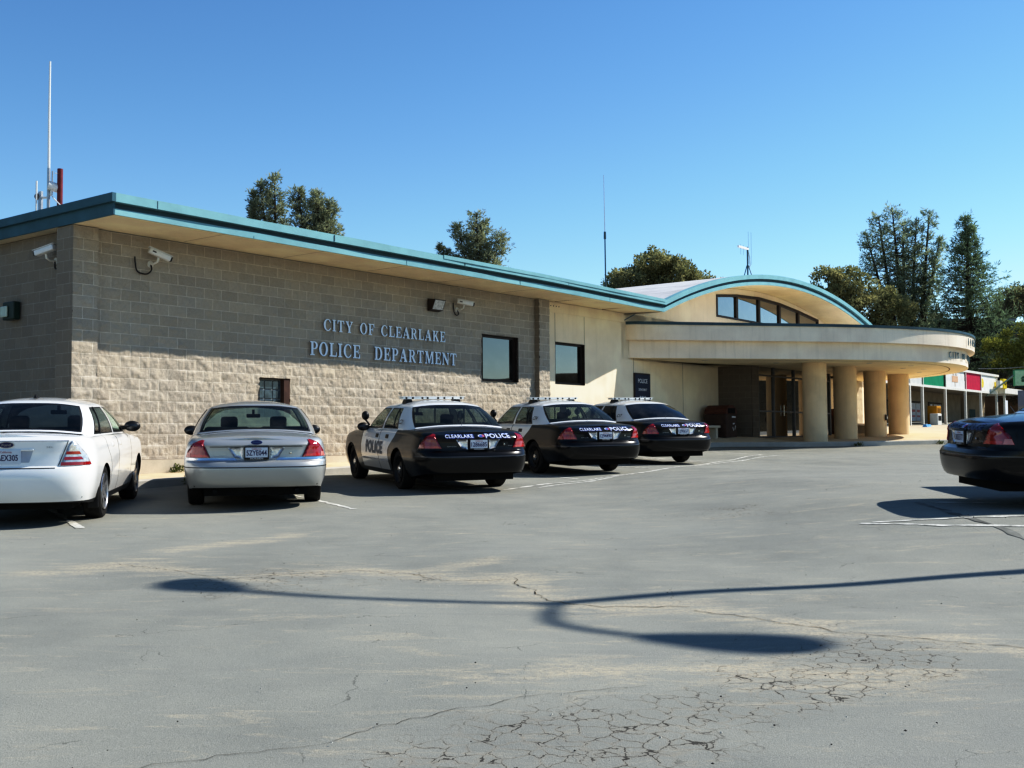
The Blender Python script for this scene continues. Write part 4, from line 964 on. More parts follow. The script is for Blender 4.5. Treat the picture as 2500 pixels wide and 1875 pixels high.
CV=dict(W=.985,nr=3.7,nf=2.8,yrc=-.62,Dr=.80,yfc=3.15,Df=.84,wb=2.913,tr=.835,rt=.338,arch=.395,
 doors=(.50,1.08,2.20),lean=.34,bump=.675,hz=.885,rwy=-.50,wsy=2.30,seaty=1.18,seatz=1.05,shelfz=1.055,mirry=1.80,mirrz=1.235,mir=(2.02,1.03),
 zs=ZS,bot=[(-1.5,.33),(-1.2,.32),(-.5,.24),(.5,.22),(2.4,.22),(3.4,.22),(4,.26)],
 edge=[(-1.45,.965),(-1.2,.985),(-.5,1.015),(.3,1.02),(2.2,1.0),(3.0,.94),(3.6,.85),(4.0,.74)],
 os=[(.19,.13),(.30,.075),(.43,.03),(.56,.005),(.70,.004),(.80,.02),(.92,.05),(1.02,.085)],
 **{'or':[(.19,.16),(.31,.10),(.36,.045),(.44,.015),(.53,.0),(.60,.0),(.65,.018),(.675,.05),(.69,.095),(.72,.105),(.87,.115),(.885,.10),(.93,.125),(.985,.18),(1.01,.20)],
    'of':[(.19,.12),(.30,.03),(.45,.0),(.58,.01),(.62,.06),(.72,.09),(.80,.16),(1,.3)]},
 crown_r=[(-1.45,.012),(-1.2,.03),(-.5,.075),(.2,.08)],crown_f=[(1.9,.05),(3,.05),(3.9,.03)],
 bulge=.030,roofc=.98,rooft=1.528,wheel='steel',divbar=True,
 gh=[((0,-.56,1.082),(0,.14,1.463)),((.42,-.54,1.072),(.34,.17,1.457)),((.79,-.44,1.035),(.605,.25,1.423)),((.865,-.28,1.005),(.655,.37,1.407)),((.90,.16,1.005),(.672,.50,1.403)),((.908,1.00,1.0),(.682,1.02,1.407)),((.908,1.09,1.0),(.682,1.10,1.407)),((.89,2.02,.985),(.655,1.62,1.400)),((.84,2.18,.985),(.60,1.72,1.413)),((.45,2.36,1.01),(.34,1.80,1.440)),((0,2.42,1.02),(0,1.83,1.450))])
white_p=carpaint('white_car_paint',(.86,.86,.84)); black_p=carpaint('black_car_paint',(.004,.0045,.006),0,.28,0,.45,.05); silver_p=carpaint('silver_car_paint',(.46,.465,.45),.38,.40)
gtint=glass('green_tinted_glass',(.80,.92,.84),.75,.05); gdark=glass('dark_tinted_glass',(.035,.037,.05),1.0,.08); gmid=glass('grey_tinted_glass',(.28,.32,.33),.9,.05)
seatd=pm('dark_seat_fabric',(.05,.05,.052),.9,0,.2,.2,12); seatl=pm('pale_cabin_trim',(.52,.54,.49),.8,0,.2,.1,6)
BASE=dict(wind_=0,g_wind=gtint,g_side=gtint,g_rear=gtint,seat=seatd,seat2=seatl,cabin=seatd,mirror=M['blackplastic'],handle=M['blackplastic'])
def cv_rear(root,s,trimchrome):
    for sg in (1,-1):
        P=[(.655,.735),(.80,.965),(.865,.975),(.965,.93),(1.075,.83),(1.115,.735)]; P=[(sg*a,z) for a,z in P]
        l=patch(s,P if sg>0 else P[::-1],.014,'tail_light',lens,root)
        Q=[(.99,.738),(1.005,.80),(1.085,.80),(1.108,.738)]; Q=[(sg*a,z) for a,z in Q]; patch(s,Q if sg>0 else Q[::-1],.0165,'side_marker',lensd,l,3,False)
        Q=[(.70,.742),(.72,.775),(.98,.775),(.97,.742)]; Q=[(sg*a,z) for a,z in Q]; patch(s,Q if sg>0 else Q[::-1],.0165,'reflector',pm('bright_red_lens',(.50,.02,.02),.08,0,.7,.2,30,.2,60,1),l,3,False)
        Q=[(.19,.715),(.185,.872),(.39,.872),(.30,.735)]; Q=[(sg*a,z) for a,z in Q]; r_=patch(s,Q[::-1] if sg>0 else Q,.010,'reversing_light',clear,root)
        if trimchrome:
            Q=[(.26,.695),(.30,.728),(1.10,.728),(1.12,.695)]; Q=[(sg*a,z) for a,z in Q]; patch(s,Q if sg>0 else Q[::-1],.010,'chrome_strip',M['chrome'],root)
    for z0 in (.596,):
        for sg in (1,-1):
            Q=[(0,z0),(0,z0+.011),(1.30,z0+.011),(1.30,z0)]; Q=[(sg*a,z) for a,z in Q]; patch(s,Q if sg<0 else Q[::-1],.003,'bumper_line',M['dark'] if trimchrome else pm('bumper_edge',(.10,.10,.11),.2,0,.6),root,4,False)
    Q=[(-.655,.874),(-.655,.880),(.655,.880),(.655,.874)]; patch(s,Q[::-1],.004,'lid_edge',M['dark'] if trimchrome else M['chrome'],root,4,False)
    for sg in (1,-1):
        Q=[(sg*.645,.735),(sg*.652,.735),(sg*.79,.965),(sg*.783,.965)]; patch(s,Q if sg<0 else Q[::-1],.003,'lid_edge',M['dark'],root,3,False)
    m=MB(); m.lathe([(0,.0),(.015,.001),(.017,.008)],'Y',12,0,(.46,-1.318,.79)); m.build('lock',M['chrome'],root)
def oval(root,y,z,tilt,x=0):
    o=thing_part('emblem',root); 
    return o
def emblem(root,x,y,z,tilt,k=1.0):
    m=MB(); n=28
    m.face([(x+.078*k*math.cos(2*math.pi*i/n),0,.034*k*math.sin(2*math.pi*i/n)) for i in range(n)]); o=m.build('emblem',M['chrome'],root); o.matrix_local=Matrix.Translation((0,y,z))@Matrix.Rotation(-tilt,4,'X')
    m=MB(); m.face([(x+.070*k*math.cos(2*math.pi*i/n),-.003,.028*k*math.sin(2*math.pi*i/n)) for i in range(n)]); m.build('emblem_field',plateB,o)
    v,f=textfit('Ford',.085*k,.026*k,off=-.005); m=MB(); m.add([(x+p[0]+.18*p[1],-.005,p[1]) for p in v],f); m.build('emblem_script',M['chrome'],o)
def moulding(root,s,mt,z0=.445,z1=.475):
    for sg in (1,-1):
        a0,a1=s.a_of_y(.52),s.a_of_y(2.18); Q=[(sg*a0,z0),(sg*a0,z1),(sg*a1,z1),(sg*a1,z0)]; patch(s,Q if sg<0 else Q[::-1],.007,'side_moulding',mt,root,4)
# ---- police patrol cars
pmats=dict(BASE,body=black_p,door=white_p,roof=white_p,g_rear=glass('rear_green_glass',(.74,.87,.80),.75,.05),sill=black_p)
pol,ps=sedan(CV,'police_car','black and white patrol car marked C21, nearest the silver car',pmats,'patrol cars nosed in at the wall','police car')
cv_rear(pol,ps,False)
lettW=pm('lettering_white',(.75,.78,.85),.35,0,.4,.03); lettB=pm('lettering_blue',(.05,.10,.42),.35,0,.4,.05); lettG=pm('lettering_grey',(.17,.18,.20),.5,0,.4,.3,60)
lettL=pm('lettering_shadow',(.42,.44,.47),.5)
for body,a0,wd,hh in (('CLEARLAKE',-.335,.50,.052),('POLICE',.365,.46,.068)):
    decal(ps,pol,'trunk_lettering',lettB,body,a0+.004,.928,wd+.02,hh+.016,.004,off=.05,space=1.12); decal(ps,pol,'trunk_lettering',lettW,body,a0,.930,wd,hh,.0075,off=.018,space=1.12)
m=MB(); n=18
for r0,mt,of in ((1,0,.006),(.72,1,.009)):
    m.face([ps.pt(.055+.055*r0*math.cos(2*math.pi*i/n),.93+.022*r0*math.sin(2*math.pi*i/n),of) for i in range(n)],mt)
m.build('trunk_badge',[lettW,lettB],pol)
m=MB(); m.face([ps.pt(.095+.022*math.cos(2*math.pi*i/n),.932+.02*math.sin(2*math.pi*i/n),.011) for i in range(n)]); m.build('trunk_star',pm('badge_pink',(.55,.15,.2),.5),pol)
for sg in (1,-1):
    ac=ps.a_of_y(1.34)
    for o_,mt,dx,dz,ww in ((.003,lettL,.012,-.012,.06),(.0055,lettG,0,0,.03)):
        decal(ps,pol,'door_lettering',mt,'POLICE',sg*(ac+dx),.685+dz,1.04,.225,o_,flipx=(sg<0) if False else False,off=ww,space=1.1)
for a_,w_,tx in ((-.47,.17,'CROWN VICTORIA'),(.60,.09,'Police')): decal(ps,pol,'model_badge',M['steel'],tx,a_,.765,w_,.017,.005)
# light bar, spotlights, antenna
m=MB(); m.box(-.60,.60,.86,1.12,1.575,1.585,0,.004); m.box(-.58,.58,.87,1.11,1.535,1.575,0,.012); lb=m.build('light_bar',pm('lightbar_lens',(.82,.83,.81),.35,0,.4,.06,12),pol,True,0,30)
m=MB()
for x in (-.52,-.40,-.22,-.12,.08,.20,.36,.52): m.box(x-.016,x+.016,.862,.869,1.540,1.572)
for x in (-.05,.02,.12): m.box(x-.02,x+.02,1.112,1.118,1.54,1.572)
m.build('lamp_divider',M['blackplastic'],lb)
m=MB()
for x in (-.46,.46): m.add([(x-.07,.88,1.46),(x+.07,.88,1.46),(x+.07,1.10,1.46),(x-.07,1.10,1.46),(x-.05,.91,1.535),(x+.05,.91,1.535),(x+.05,1.07,1.535),(x-.05,1.07,1.535)],[(0,1,5,4),(1,2,6,5),(2,3,7,6),(3,0,4,7)])
m.build('mounting_foot',M['blackplastic'],lb)
for sg in (1,-1):
    m=MB(); m.ell((sg*.95,2.02,1.235),(.07,.085,.085),0,14,9); m.cyl((sg*.95,2.02,1.16),(sg*.86,2.05,1.06),.016,None,8); sp_=m.build('spotlight',M['blackplastic'],pol,True,0,60)
moulding(pol,ps,pm('grey_moulding',(.50,.50,.50),.5))
m=MB(); m.cyl((-.05,-.66,1.05),(-.05,-.66,1.075),.02,.012,10); m.cyl((-.05,-.66,1.07),(-.06,-.72,1.16),.003,None,6); m.build('radio_aerial',M['steel'],pol)
m=MB(); m.cyl((.05,.95,.9),(.05,.96,1.42),.013,None,8); m.box(-.62,.62,.94,.96,1.37,1.40); m.box(-.62,-.60,.94,.96,.95,1.40); m.box(.60,.62,.94,.96,.95,1.4); m.build('cage_partition',pm('cage_frame',(.10,.10,.10),.5,.5),pol)
def unit(root,code):
    for sg in (1,-1):
        v,f=textfit(code,.20,.085,off=.012); c=Vector((sg*.842,.085,1.135))
        # lies on the rear pillar
        up_=Vector((-sg*.205,.0,.40)).normalized(); fw=Vector((0,1,0))*( -1 if sg>0 else -1); nrm=Vector((sg,0,0)); 
        ta=Vector((0,-1,0)) if sg<0 else Vector((0,1,0)); ta=(ta-up_*ta.dot(up_)).normalized(); nn=ta.cross(up_)
        if nn.x*sg<0: nn=-nn
        m=MB(); m.add([tuple(c+ta*(p[0]+.18*p[1])+up_*p[1]+nn*.028) for p in v],f); m.build('unit_number',M['blackplastic'],root)
def setpose(root,X,Y,head):
    h=R(head); a,b=(ground(X+.6,Y)-ground(X-.6,Y))/1.2,(ground(X,Y+.6)-ground(X,Y-.6))/1.2
    Nn=Vector((-a,-b,1)).normalized(); fw=Vector((math.sin(h),math.cos(h),0)); fw.z=a*fw.x+b*fw.y; fw.normalize(); rt=fw.cross(Nn)
    root.matrix_world=Matrix(((rt.x,fw.x,Nn.x,X),(rt.y,fw.y,Nn.y,Y),(rt.z,fw.z,Nn.z,ground(X,Y)),(0,0,0,1)))
pol2=copy_tree(pol); pol3=copy_tree(pol); pol4=copy_tree(pol)
for c,code,pn,lab in ((pol,'C21','1286685','black and white patrol car marked C21, nearest the silver car'),(pol2,'C04','1294490','black and white patrol car marked C04, in the middle of the three'),(pol3,'C17','1290657','black and white patrol car marked C17 with black tinted rear glass')):
    unit(c,code); plate(c,-1.332,.795,pn); c['label']=lab
plate(pol4,-1.332,.795,'1303377'); pol4['label']='black car at the right edge of the lot, only its trunk and bumper in view'; del pol4['group']
for ch in pol3.children:
    if ch.name.startswith('rear_window') or ch.name.startswith('side_window'):
        ch.data=ch.data.copy(); ch.data.materials[0]=gdark
for ch in list(pol4.children):
    if ch.name.startswith('trunk_lettering'):
        ch.data=ch.data.copy(); ch.data.materials[0]=pm('faint_blue_lettering',(.02,.035,.12),.3)
setpose(pol,-1.078,19.38,-23.3); setpose(pol2,1.303,23.64,-25.4); setpose(pol3,3.394,27.18,-25.7); setpose(pol4,6.69,13.3,93.5)
# ---- silver sedan
CVS=dict(CV); CVS['wheel']=7; CVS['rooft']=1.515; CVS['divbar']=True
smats=dict(BASE,body=silver_p,door=silver_p,roof=silver_p,handle=silver_p,alloy=M['steel'])
sil,ss=sedan(CVS,'silver_sedan','silver four-door sedan parked nose to the wall, seen square from behind',smats,None,'car')
cv_rear(sil,ss,True); plate(sil,-1.332,.795,'5ZYE044'); emblem(sil,0,-1.312,.937,.42)
decal(ss,sil,'model_badge',M['steel'],'CROWN VICTORIA',-.52,.752,.16,.014,.004)
m=MB()
for x in (-.55,.55): m.cyl((x,-1.30,.27),(x,-.9,.28),.032,None,12); m.build('exhaust_pipe',M['dark'],sil); m=MB()
setpose(sil,-3.82,16.56,-13.9)
# ---- white sedan
TA=dict(CV); TA.update(W=.955,nr=3.4,yrc=-.50,Dr=.66,yfc=3.05,Df=.86,wb=2.868,tr=.82,rt=.345,arch=.385,doors=(.42,.98,2.10),lean=.28,bump=.70,hz=.93,rwy=-.55,wsy=2.35,seaty=1.1,seatz=1.10,shelfz=1.10,mirry=1.78,mirrz=1.32,mir=(1.95,1.14),
 zs=[.19,.24,.30,.36,.42,.48,.54,.60,.66,.70,.715,.73,.78,.84,.90,.95,1.0,1.03,1.06,1.09],
 bot=[(-1.3,.30),(-.5,.25),(.5,.22),(2.4,.22),(3.4,.22),(4,.26)],edge=[(-1.3,1.075),(-1.0,1.075),(-.5,1.07),(.3,1.06),(2.1,1.04),(3.0,.97),(3.6,.88),(4,.78)],
 os=[(.19,.10),(.30,.06),(.43,.025),(.60,.004),(.78,.0),(.92,.016),(1.02,.042),(1.09,.08)],bulge=.035,roofc=.95,rooft=1.560,wheel=6,divbar=True,darklow=True,
 crown_r=[(-1.3,.012),(-1,.03),(-.5,.06),(.2,.06)],crown_f=[(1.9,.05),(3,.05),(3.9,.03)],
 gh=[((0,-.60,1.135),(0,.16,1.508)),((.40,-.58,1.128),(.32,.18,1.502)),((.735,-.50,1.095),(.565,.24,1.468)),((.79,-.44,1.070),(.605,.27,1.455)),((.842,-.27,1.062),(.648,.37,1.452)),((.88,.92,1.055),(.682,.96,1.458)),((.88,1.0,1.055),(.682,1.03,1.458)),((.868,2.02,1.04),(.640,1.50,1.445)),((.82,2.2,1.03),(.58,1.62,1.462)),((.44,2.4,1.06),(.32,1.76,1.495)),((0,2.47,1.07),(0,1.80,1.505))])
TA['or']=[(.19,.14),(.30,.06),(.38,.02),(.50,.0),(.62,.0),(.69,.02),(.715,.055),(.73,.07),(.85,.09),(.96,.09),(1.03,.085),(1.06,.10),(1.09,.14)]
tmats=dict(BASE,body=white_p,door=white_p,roof=white_p,handle=white_p,g_rear=glass('smoky_rear_glass',(.16,.20,.22),.8,.04),g_side=gmid,seat=seatl,alloy=pm('silver_alloy',(.55,.55,.56),.28,.8))
wh,ws_=sedan(TA,'white_sedan','white four-door sedan cut by the left edge, its alloy wheels and right side in view',tmats,None,'car')
for sg in (1,-1):
    P_=[(.62,.735),(.66,.82),(.745,1.0),(.78,1.03),(.84,1.01),(.99,.86),(1.055,.735)]; P_=[(sg*a,z) for a,z in P_]; l=patch(ws_,P_ if sg>0 else P_[::-1],.012,'tail_light',clear,wh)
    for z0,z1,a0,a1 in ((.735,.772,.62,1.055),(.800,.835,.665,.93),(.865,.900,.69,.905)):
        Q=[(a0+.004,z0),(a0+.012,z1),(a1-.03,z1),(a1-.003,z0)]; Q=[(sg*a,z) for a,z in Q]; patch(ws_,Q if sg<0 else Q[::-1],.0155,'red_band',lens,l,3,False)
    Q=[(sg*.595,.735),(sg*.605,.735),(sg*.735,1.03),(sg*.726,1.03)]; patch(ws_,Q if sg<0 else Q[::-1],.003,'lid_edge',M['dark'],wh,3,False)
Q=[(-.56,.702),(-.56,.712),(.56,.712),(.56,.702)]; patch(ws_,Q[::-1],.004,'lid_edge',M['dark'],wh,4,False)
Q=[(-.74,1.026),(-.74,1.036),(.74,1.036),(.74,1.026)]; patch(ws_,Q[::-1],.004,'lid_edge',pm('shade_line',(.25,.27,.32),.6),wh,4,False)
Q=[(-.26,.775),(-.30,.915),(.30,.915),(.26,.775)]; patch(ws_,Q[::-1],.003,'plate_recess',pm('recess_grey',(.42,.45,.50),.4),wh,4,False)  # flat blue-grey patch marks the plate recess
m=MB(); m.box(-.31,.31,-1.085,-1.05,.912,.938,0,.008); m.build('lid_handle',white_p,wh)
plate(wh,-1.078,.845,'6AEX305',0,0,False); emblem(wh,0,-1.078,.985,-.05,1.15); decal(ws_,wh,'model_badge',M['steel'],'SEL',.50,.955,.085,.018,.005)
for sg in (1,-1):
    m=MB(); m.box(min(sg*.80,sg*.93),max(sg*.80,sg*.93),-.44,-.40,.17,.45,0,.01); m.build('mud_flap',M['blackplastic'],wh); m=MB(); m.box(min(sg*.80,sg*.93),max(sg*.80,sg*.93),2.40,2.44,.17,.42,0,.01); m.build('mud_flap',M['blackplastic'],wh)
m=MB(); m.add([(-.02,.35,1.545),(.02,.35,1.545),(.03,.47,1.55),(-.03,.47,1.55),(0,.36,1.60),(0,.40,1.603)],[(0,1,4),(1,2,5,4),(3,0,4,5),(2,3,5)]); m.build('roof_aerial',M['blackplastic'],wh)
setpose(wh,-6.20,14.30,-10.6)
# ================================================================= FITTINGS ON THE STATION
def place_local(o,s,out,z,rz=0): o.location=bl(s,out,z); o.rotation_euler=(0,0,BROT+rz); return o
def camera_unit(label,s,out,z,yaw,pitch,hood=True,rz=0,cable=None):
    t=thing('security_camera',label,'security camera',(0,0,0)); place_local(t,s,out,z,rz)
    m=MB(); m.lathe([(.0,-.02),(.065,-.02),(.065,.0),(0,.0)],'Y',20,0,(0,0,0)); m.build('wall_plate',M['offwhite'],t)
    m=MB(); m.tube([(0,-.015,0),(0,-.13,.0),(.02,-.20,.03),(.03,-.22,.11)],.022,10); m.build('arm',M['offwhite'],t,True)
    c=MB(); c.box(-.21,.21,-.062,.062,-.05,.055,0,.022); c.box(-.235,.23,-.07,.07,.055,.068,0,.006); b=c.build('housing',M['whitepl'],t,True)
    b.matrix_local=Matrix.Translation((.04,-.24,.16))@Matrix.Rotation(yaw,4,'Z')@Matrix.Rotation(pitch,4,'Y')
    g=MB(); g.box(.205,.236,-.045,.045,-.038,.042,0,.008); g.build('lens_window',M['blackplastic'],b)
    g=MB(); g.box(-.15,-.08,-.0645,-.0625,-.01,.012); g.build('maker_plate',M['blackplastic'],b)
    if cable: m=MB(); m.tube(catmull(cable,5),.014,8); m.build('cable',M['blackplastic'],t,True)
    return t
camera_unit('white security camera under the eave at the left end of the front block wall',1.62,.0,3.30,R(-20),R(20),cable=[(0,-.03,-.01),(-.02,-.07,-.12),(-.12,-.06,-.20),(-.30,-.05,-.17),(-.34,-.04,-.02),(-.345,-.03,.10)])
camera_unit('white security camera on the block wall beside the dark floodlight',10.42,.0,3.22,R(-35),R(10),cable=[(0,-.03,-.01),(0,-.06,-.11),(-.09,-.06,-.14),(-.16,-.05,-.05),(-.165,-.03,.16)])
camera_unit('white security camera on the shaded end wall, left of the corner',.25,-.86,3.28,R(200),R(14),rz=R(-90),cable=[(0,-.03,0),(.05,-.05,-.14),(.17,-.05,-.12),(.20,-.04,.04)])
# rooftop camera on its arm at the left edge
t=thing('rooftop_camera','white tubular camera on an arm above the left roof edge','security camera'); place_local(t,.02,-1.02,4.10)
m=MB(); m.box(-.02,.02,-.05,.05,-.02,.44); m.build('bracket',M['steel'],t)
m=MB(); m.cyl((-.08,.0,-.05),(-.08,.0,.62),.016,None,8); m.build('mast',M['whitepl'],t)
m=MB(); m.tube([(0,0,.33),(0,-.22,.30),(0,-.34,.34),(0,-.36,.44)],.022,8); m.build('arm',M['whitepl'],t,True)
m=MB(); m.cyl((-.05,-.34,.50),(.12,-.42,.45),.082,None,22); m.build('housing',M['whitepl'],t,True,0,50)
m=MB(); m.lathe([(.0,.0),(.06,.0),(.06,.05),(0,.06)],'Y',14,0,(0,.06,.36)); m.build('sounder',M['brown'],t)
m=MB(); m.tube(catmull([(0,-.36,.45),(-.02,-.42,.30),(.05,-.52,.16),(.10,-.62,.06)],5),.012,6); m.build('cable',M['whitepl'],t)
t=thing('roof_post','stout red-brown post rising from the left roof edge','post'); place_local(t,.12,-.55,4.10)
m=MB(); m.cyl((0,0,-.1),(0,0,.80),.048,None,20); m.build('shaft',pm('red_brown_pipe',(.17,.028,.03),.5,0,.4,.3,7),t,True,0,50); m=MB(); m.box(-.005,.005,-.03,.03,.74,.755); m.box(-.10,-.04,-.01,.01,.70,.715); m.build('clamp',M['steel'],t)
t=thing('whip_antenna','very tall white whip antenna beside the red-brown roof post','antenna'); place_local(t,.0,-.72,4.10)
m=MB(); m.cyl((0,0,0),(0,0,.82),.028,None,10); m.cyl((.07,.0,.35),(.07,.0,.78),.013,None,8); m.build('base_tube',M['steel'],t,True); m=MB(); m.tube([(0,0,.80),(.005,.02,1.8),(.02,.04,2.78)],[.024,.021,.016],8); m.build('whip',M['whitepl'],t,True)
t=thing('whip_antenna','thin dark whip antenna on the roof before the vault','antenna'); place_local(t,21.95,-3.0,5.05)
m=MB(); m.cyl((0,0,-.1),(-.02,0,1.90),.026,.022,10); m.cyl((-.02,0,1.9),(-.02,0,2.15),.045,.04,10)
m.build('base_tube',M['tealdark'],t,True); m=MB(); m.tube([(-.02,0,2.1),(-.04,0,3.2),(-.06,0,4.15)],[.015,.011,.008],6); m.build('whip',M['steel'],t); m=MB()
for a in (0,2.1,4.2): m.tube([(.18*math.cos(a),.18*math.sin(a),-.1),(.05*math.cos(a),.05*math.sin(a),.25)],.014,6)
m.build('base_bracket',M['tealdark'],t)
t=thing('tv_antenna','small aerial on a tripod above the crest of the vault','antenna'); place_local(t,30.05,-1.5,5.66)
m=MB(); m.cyl((0,0,0),(0,0,1.92),.030,None,10); m.build('mast',M['tealdark'],t,True)
for a in (.5,2.6,4.7):
    m=MB(); m.tube([(.42*math.cos(a),.42*math.sin(a),0),(.03*math.cos(a),.03*math.sin(a),1.18)],.018,6); m.build('leg',M['tealdark'],t)
m=MB(); m.box(-.82,.05,-.035,.035,1.80,1.88); m.build('boom',M['whitepl'],t); m=MB()
for x in (-.6,-.35,.1,.35): m.cyl((x,0,1.25 if x>0 else 1.55),(x,0,2.55 if x>0 else 1.95),.006,None,5)
m.tube([(.05,0,1.8),(.2,0,1.5),(.22,0,1.2),(.12,0,1.05)],.016,6); m.build('elements',M['steel'],t)
# lights
t=thing('wall_light','dark floodlight with a pale glass front on the block wall above the lettering','wall light'); place_local(t,9.52,.0,3.10)
m=MB(); m.add([(-.20,-.02,0),(.20,-.02,0),(.20,-.16,.03),(-.20,-.16,.03),(-.20,-.02,.30),(.20,-.02,.30),(.20,-.26,.27),(-.20,-.26,.27)],[(0,1,2,3),(4,7,6,5),(0,4,5,1),(1,5,6,2),(0,3,7,4)]); m.build('housing',M['bronze'],t)
m=MB(); m.face([(-.185,-.163,.035),(.185,-.163,.035),(.185,-.258,.255),(-.185,-.258,.255)]); m.build('lens',pm('frosted_lens',(.52,.52,.50),.3,0,.5,.3,22),t)
t=thing('wall_light','dark green wall light with pale lens on the shaded end wall','wall light'); place_local(t,.25,-2.25,2.32,R(-90))
m=MB(); m.box(-.20,.20,-.16,-.02,-.02,.32,0,.02); m.build('housing',pm('dark_green_housing',(.012,.04,.030),.4),t); m=MB(); m.box(-.22,.02,-.20,-.162,.03,.24,0,.02); m.build('lens',pm('green_white_lens',(.55,.62,.52),.3),t)
# sign board beside the entrance
t=thing('wall_sign','tall navy board reading POLICE DEPARTMENT PUBLIC on the stucco wall beside the entrance','sign'); place_local(t,19.25,.0,.55)
m=MB(); m.box(-.47,.47,-.05,-.002,0,1.46,0,.01); m.build('board',M['bronze'],t); m=MB(); m.box(-.43,.43,-.054,-.051,.04,1.42); m.build('panel',M['signblue'],t)
for tx,z_,w_,h_ in (('POLICE',1.22,.56,.135),('DEPARTMENT',.95,.50,.075),('PUBLIC',.70,.36,.11)):
    flattext(t,'sign_lettering',M['signwhite'],tx,w_,h_,rearframe(0,-.058,z_),off=.012)
def trash_bin(label,s,out,z,rz=0):
    t=thing('litter_bin',label,'litter bin',(0,0,0),0,'brown litter bins at the entrance'); place_local(t,s,out,z,rz)
    br=pm('bin_brown',(.060,.034,.026),.6,0,.3,.25,5,.1); rd=pm('bin_hood_rust',(.105,.036,.024),.6,0,.3,.25,6)
    m=MB(); m.box(-.40,.40,-.40,.40,.0,.78,0,.02); m.build('body',br,t)
    pr=[(-.40,.785)]+[(.42*math.cos(R(a)),.785+.30*math.sin(R(a))) for a in range(170,5,-15)]+[(.40,.785)]
    m=MB(); m.prism(pr,-.40,.40,0); m.build('hood',rd,t); m=MB(); m.box(-.27,.27,-.405,-.402,.80,.98,0); m.build('opening',M['dark'],t)
    m=MB(); m.box(.02,.30,-.405,-.402,.66,.71); m.build('label_strip',M['signwhite'],t)
    m=MB()
    for k in range(3):
        a0=R(90+120*k); c,s_=math.cos(a0),math.sin(a0); P_=[(.035,-.10),(.10,-.04),(.115,.0),(.085,.0),(.085,.035),(.06,-.02)]
        q=[(.12*c-(p[1])*s_*1.0*.9+0*c, .12*s_+p[1]*c*.9) for p in P_]
        arm=[(.085*c-.075*s_,.085*s_+.075*c),(.125*c-.075*s_,.125*s_+.075*c),(.145*c+.055*s_,.145*s_-.055*c),(.10*c+.055*s_,.10*s_-.055*c)]
        m.face([(.16+x*.75,-.4065,.36+z_*.9) for x,z_ in arm])
        hd=[(.07*c-.07*s_,.07*s_+.07*c),(.105*c-.125*s_,.105*s_+.125*c),(.15*c-.07*s_,.15*s_+.07*c)]; m.face([(.16+x*.75,-.4072,.36+z_*.9) for x,z_ in hd])
    m.build('recycling_mark',M['signwhite'],t); return t
trash_bin('brown litter bin with recycling mark, left of the dark entrance pier',23.35,.62,.0)
trash_bin('brown litter bin against the stucco wall, seen between the second and third columns',33.3,.55,.05)
def bench(label,s,out,z):
    t=thing('concrete_bench',label,'bench',(0,0,0),0,'grey concrete benches by the entrance'); place_local(t,s,out,z)
    m=MB(); m.box(-.8,.8,-.25,.25,.40,.48,0,.015); m.build('seat',M['concrete'],t)
    for x in (-.62,.62): m=MB(); m.box(x-.07,x+.07,-.2,.2,0,.40,0,.01); m.build('leg',M['concrete'],t)
bench('grey concrete bench left of the first litter bin, half hidden by a patrol car',22.1,.60,-.08); bench('pale concrete bench under the lit wall, seen between the second and third columns',33.9,1.3,.05)
t=thing('call_box','small dark box with pale dial on the third column','call box'); place_local(t,30.92,3.58,.70); m=MB(); m.box(-.09,.09,-.05,.0,-.10,.10,0,.02); m.build('case',M['bronze'],t); m=MB(); m.lathe([(0,-.053),(.05,-.053),(.05,-.048)],'Y',16); m.build('dial',M['offwhite'],t)

# ---- twin street lamp off to the right; its shadow lies across the lot
t=thing('street_lamp','tall grey street lamp with two upswept arms, standing right of the view','street lamp')
JX,JY=.35,8.35; Hp=9.5; cot=1/math.tan(SUN_EL); jz=ground(JX,JY)
bx,by=JX+SUN_H[0]*cot*Hp,JY+SUN_H[1]*cot*Hp; bz=ground(bx,by); HJ=Hp+jz
t.location=(bx,by,bz); m=MB(); m.cyl((0,0,-.1),(0,0,HJ-bz),.115,.075,20); m.cyl((0,0,0),(0,0,.35),.2,.16,16); m.cyl((0,0,HJ-bz-.05),(0,0,HJ-bz+.12),.075,.05,14); m.build('pole',M['steel'],t,True,0,50)
ax,ay=-1.90,.98
for k,sg in enumerate((1,-1)):
    rise=.92; zb_=HJ-bz
    pts=[(0,0,zb_-.02),(sg*ax*.16,sg*ay*.16,zb_+.33),(sg*ax*.42,sg*ay*.42,zb_+.76),(sg*ax*.62,sg*ay*.62,zb_+.89),(sg*ax*.86,sg*ay*.86,zb_+rise)]
    m=MB(); m.tube(catmull(pts,5),.046,10); m.build('arm',M['steel'],t,True,0,60)
    al=math.hypot(ax,ay); dx,dy=sg*ax/al,sg*ay/al; hm=MB(); secs=[]
    for u,w_,h_ in ((-.45,.05,.06),(-.33,.13,.10),(-.10,.20,.14),(.15,.26,.17),(.38,.26,.15),(.55,.18,.10),(.62,.05,.05)):
        cx_,cy_,cz_=sg*ax+dx*u,sg*ay+dy*u,zb_+rise-.155*(u+.45); secs.append([(cx_-dy*w_*math.cos(a),cy_+dx*w_*math.cos(a),cz_+h_*math.sin(a)*(.8 if math.sin(a)>0 else .6)) for a in np.linspace(0,2*math.pi,17)])
    hm.grid(secs,0); hm.build('lamp_head',M['steel'],t,True,0,60)
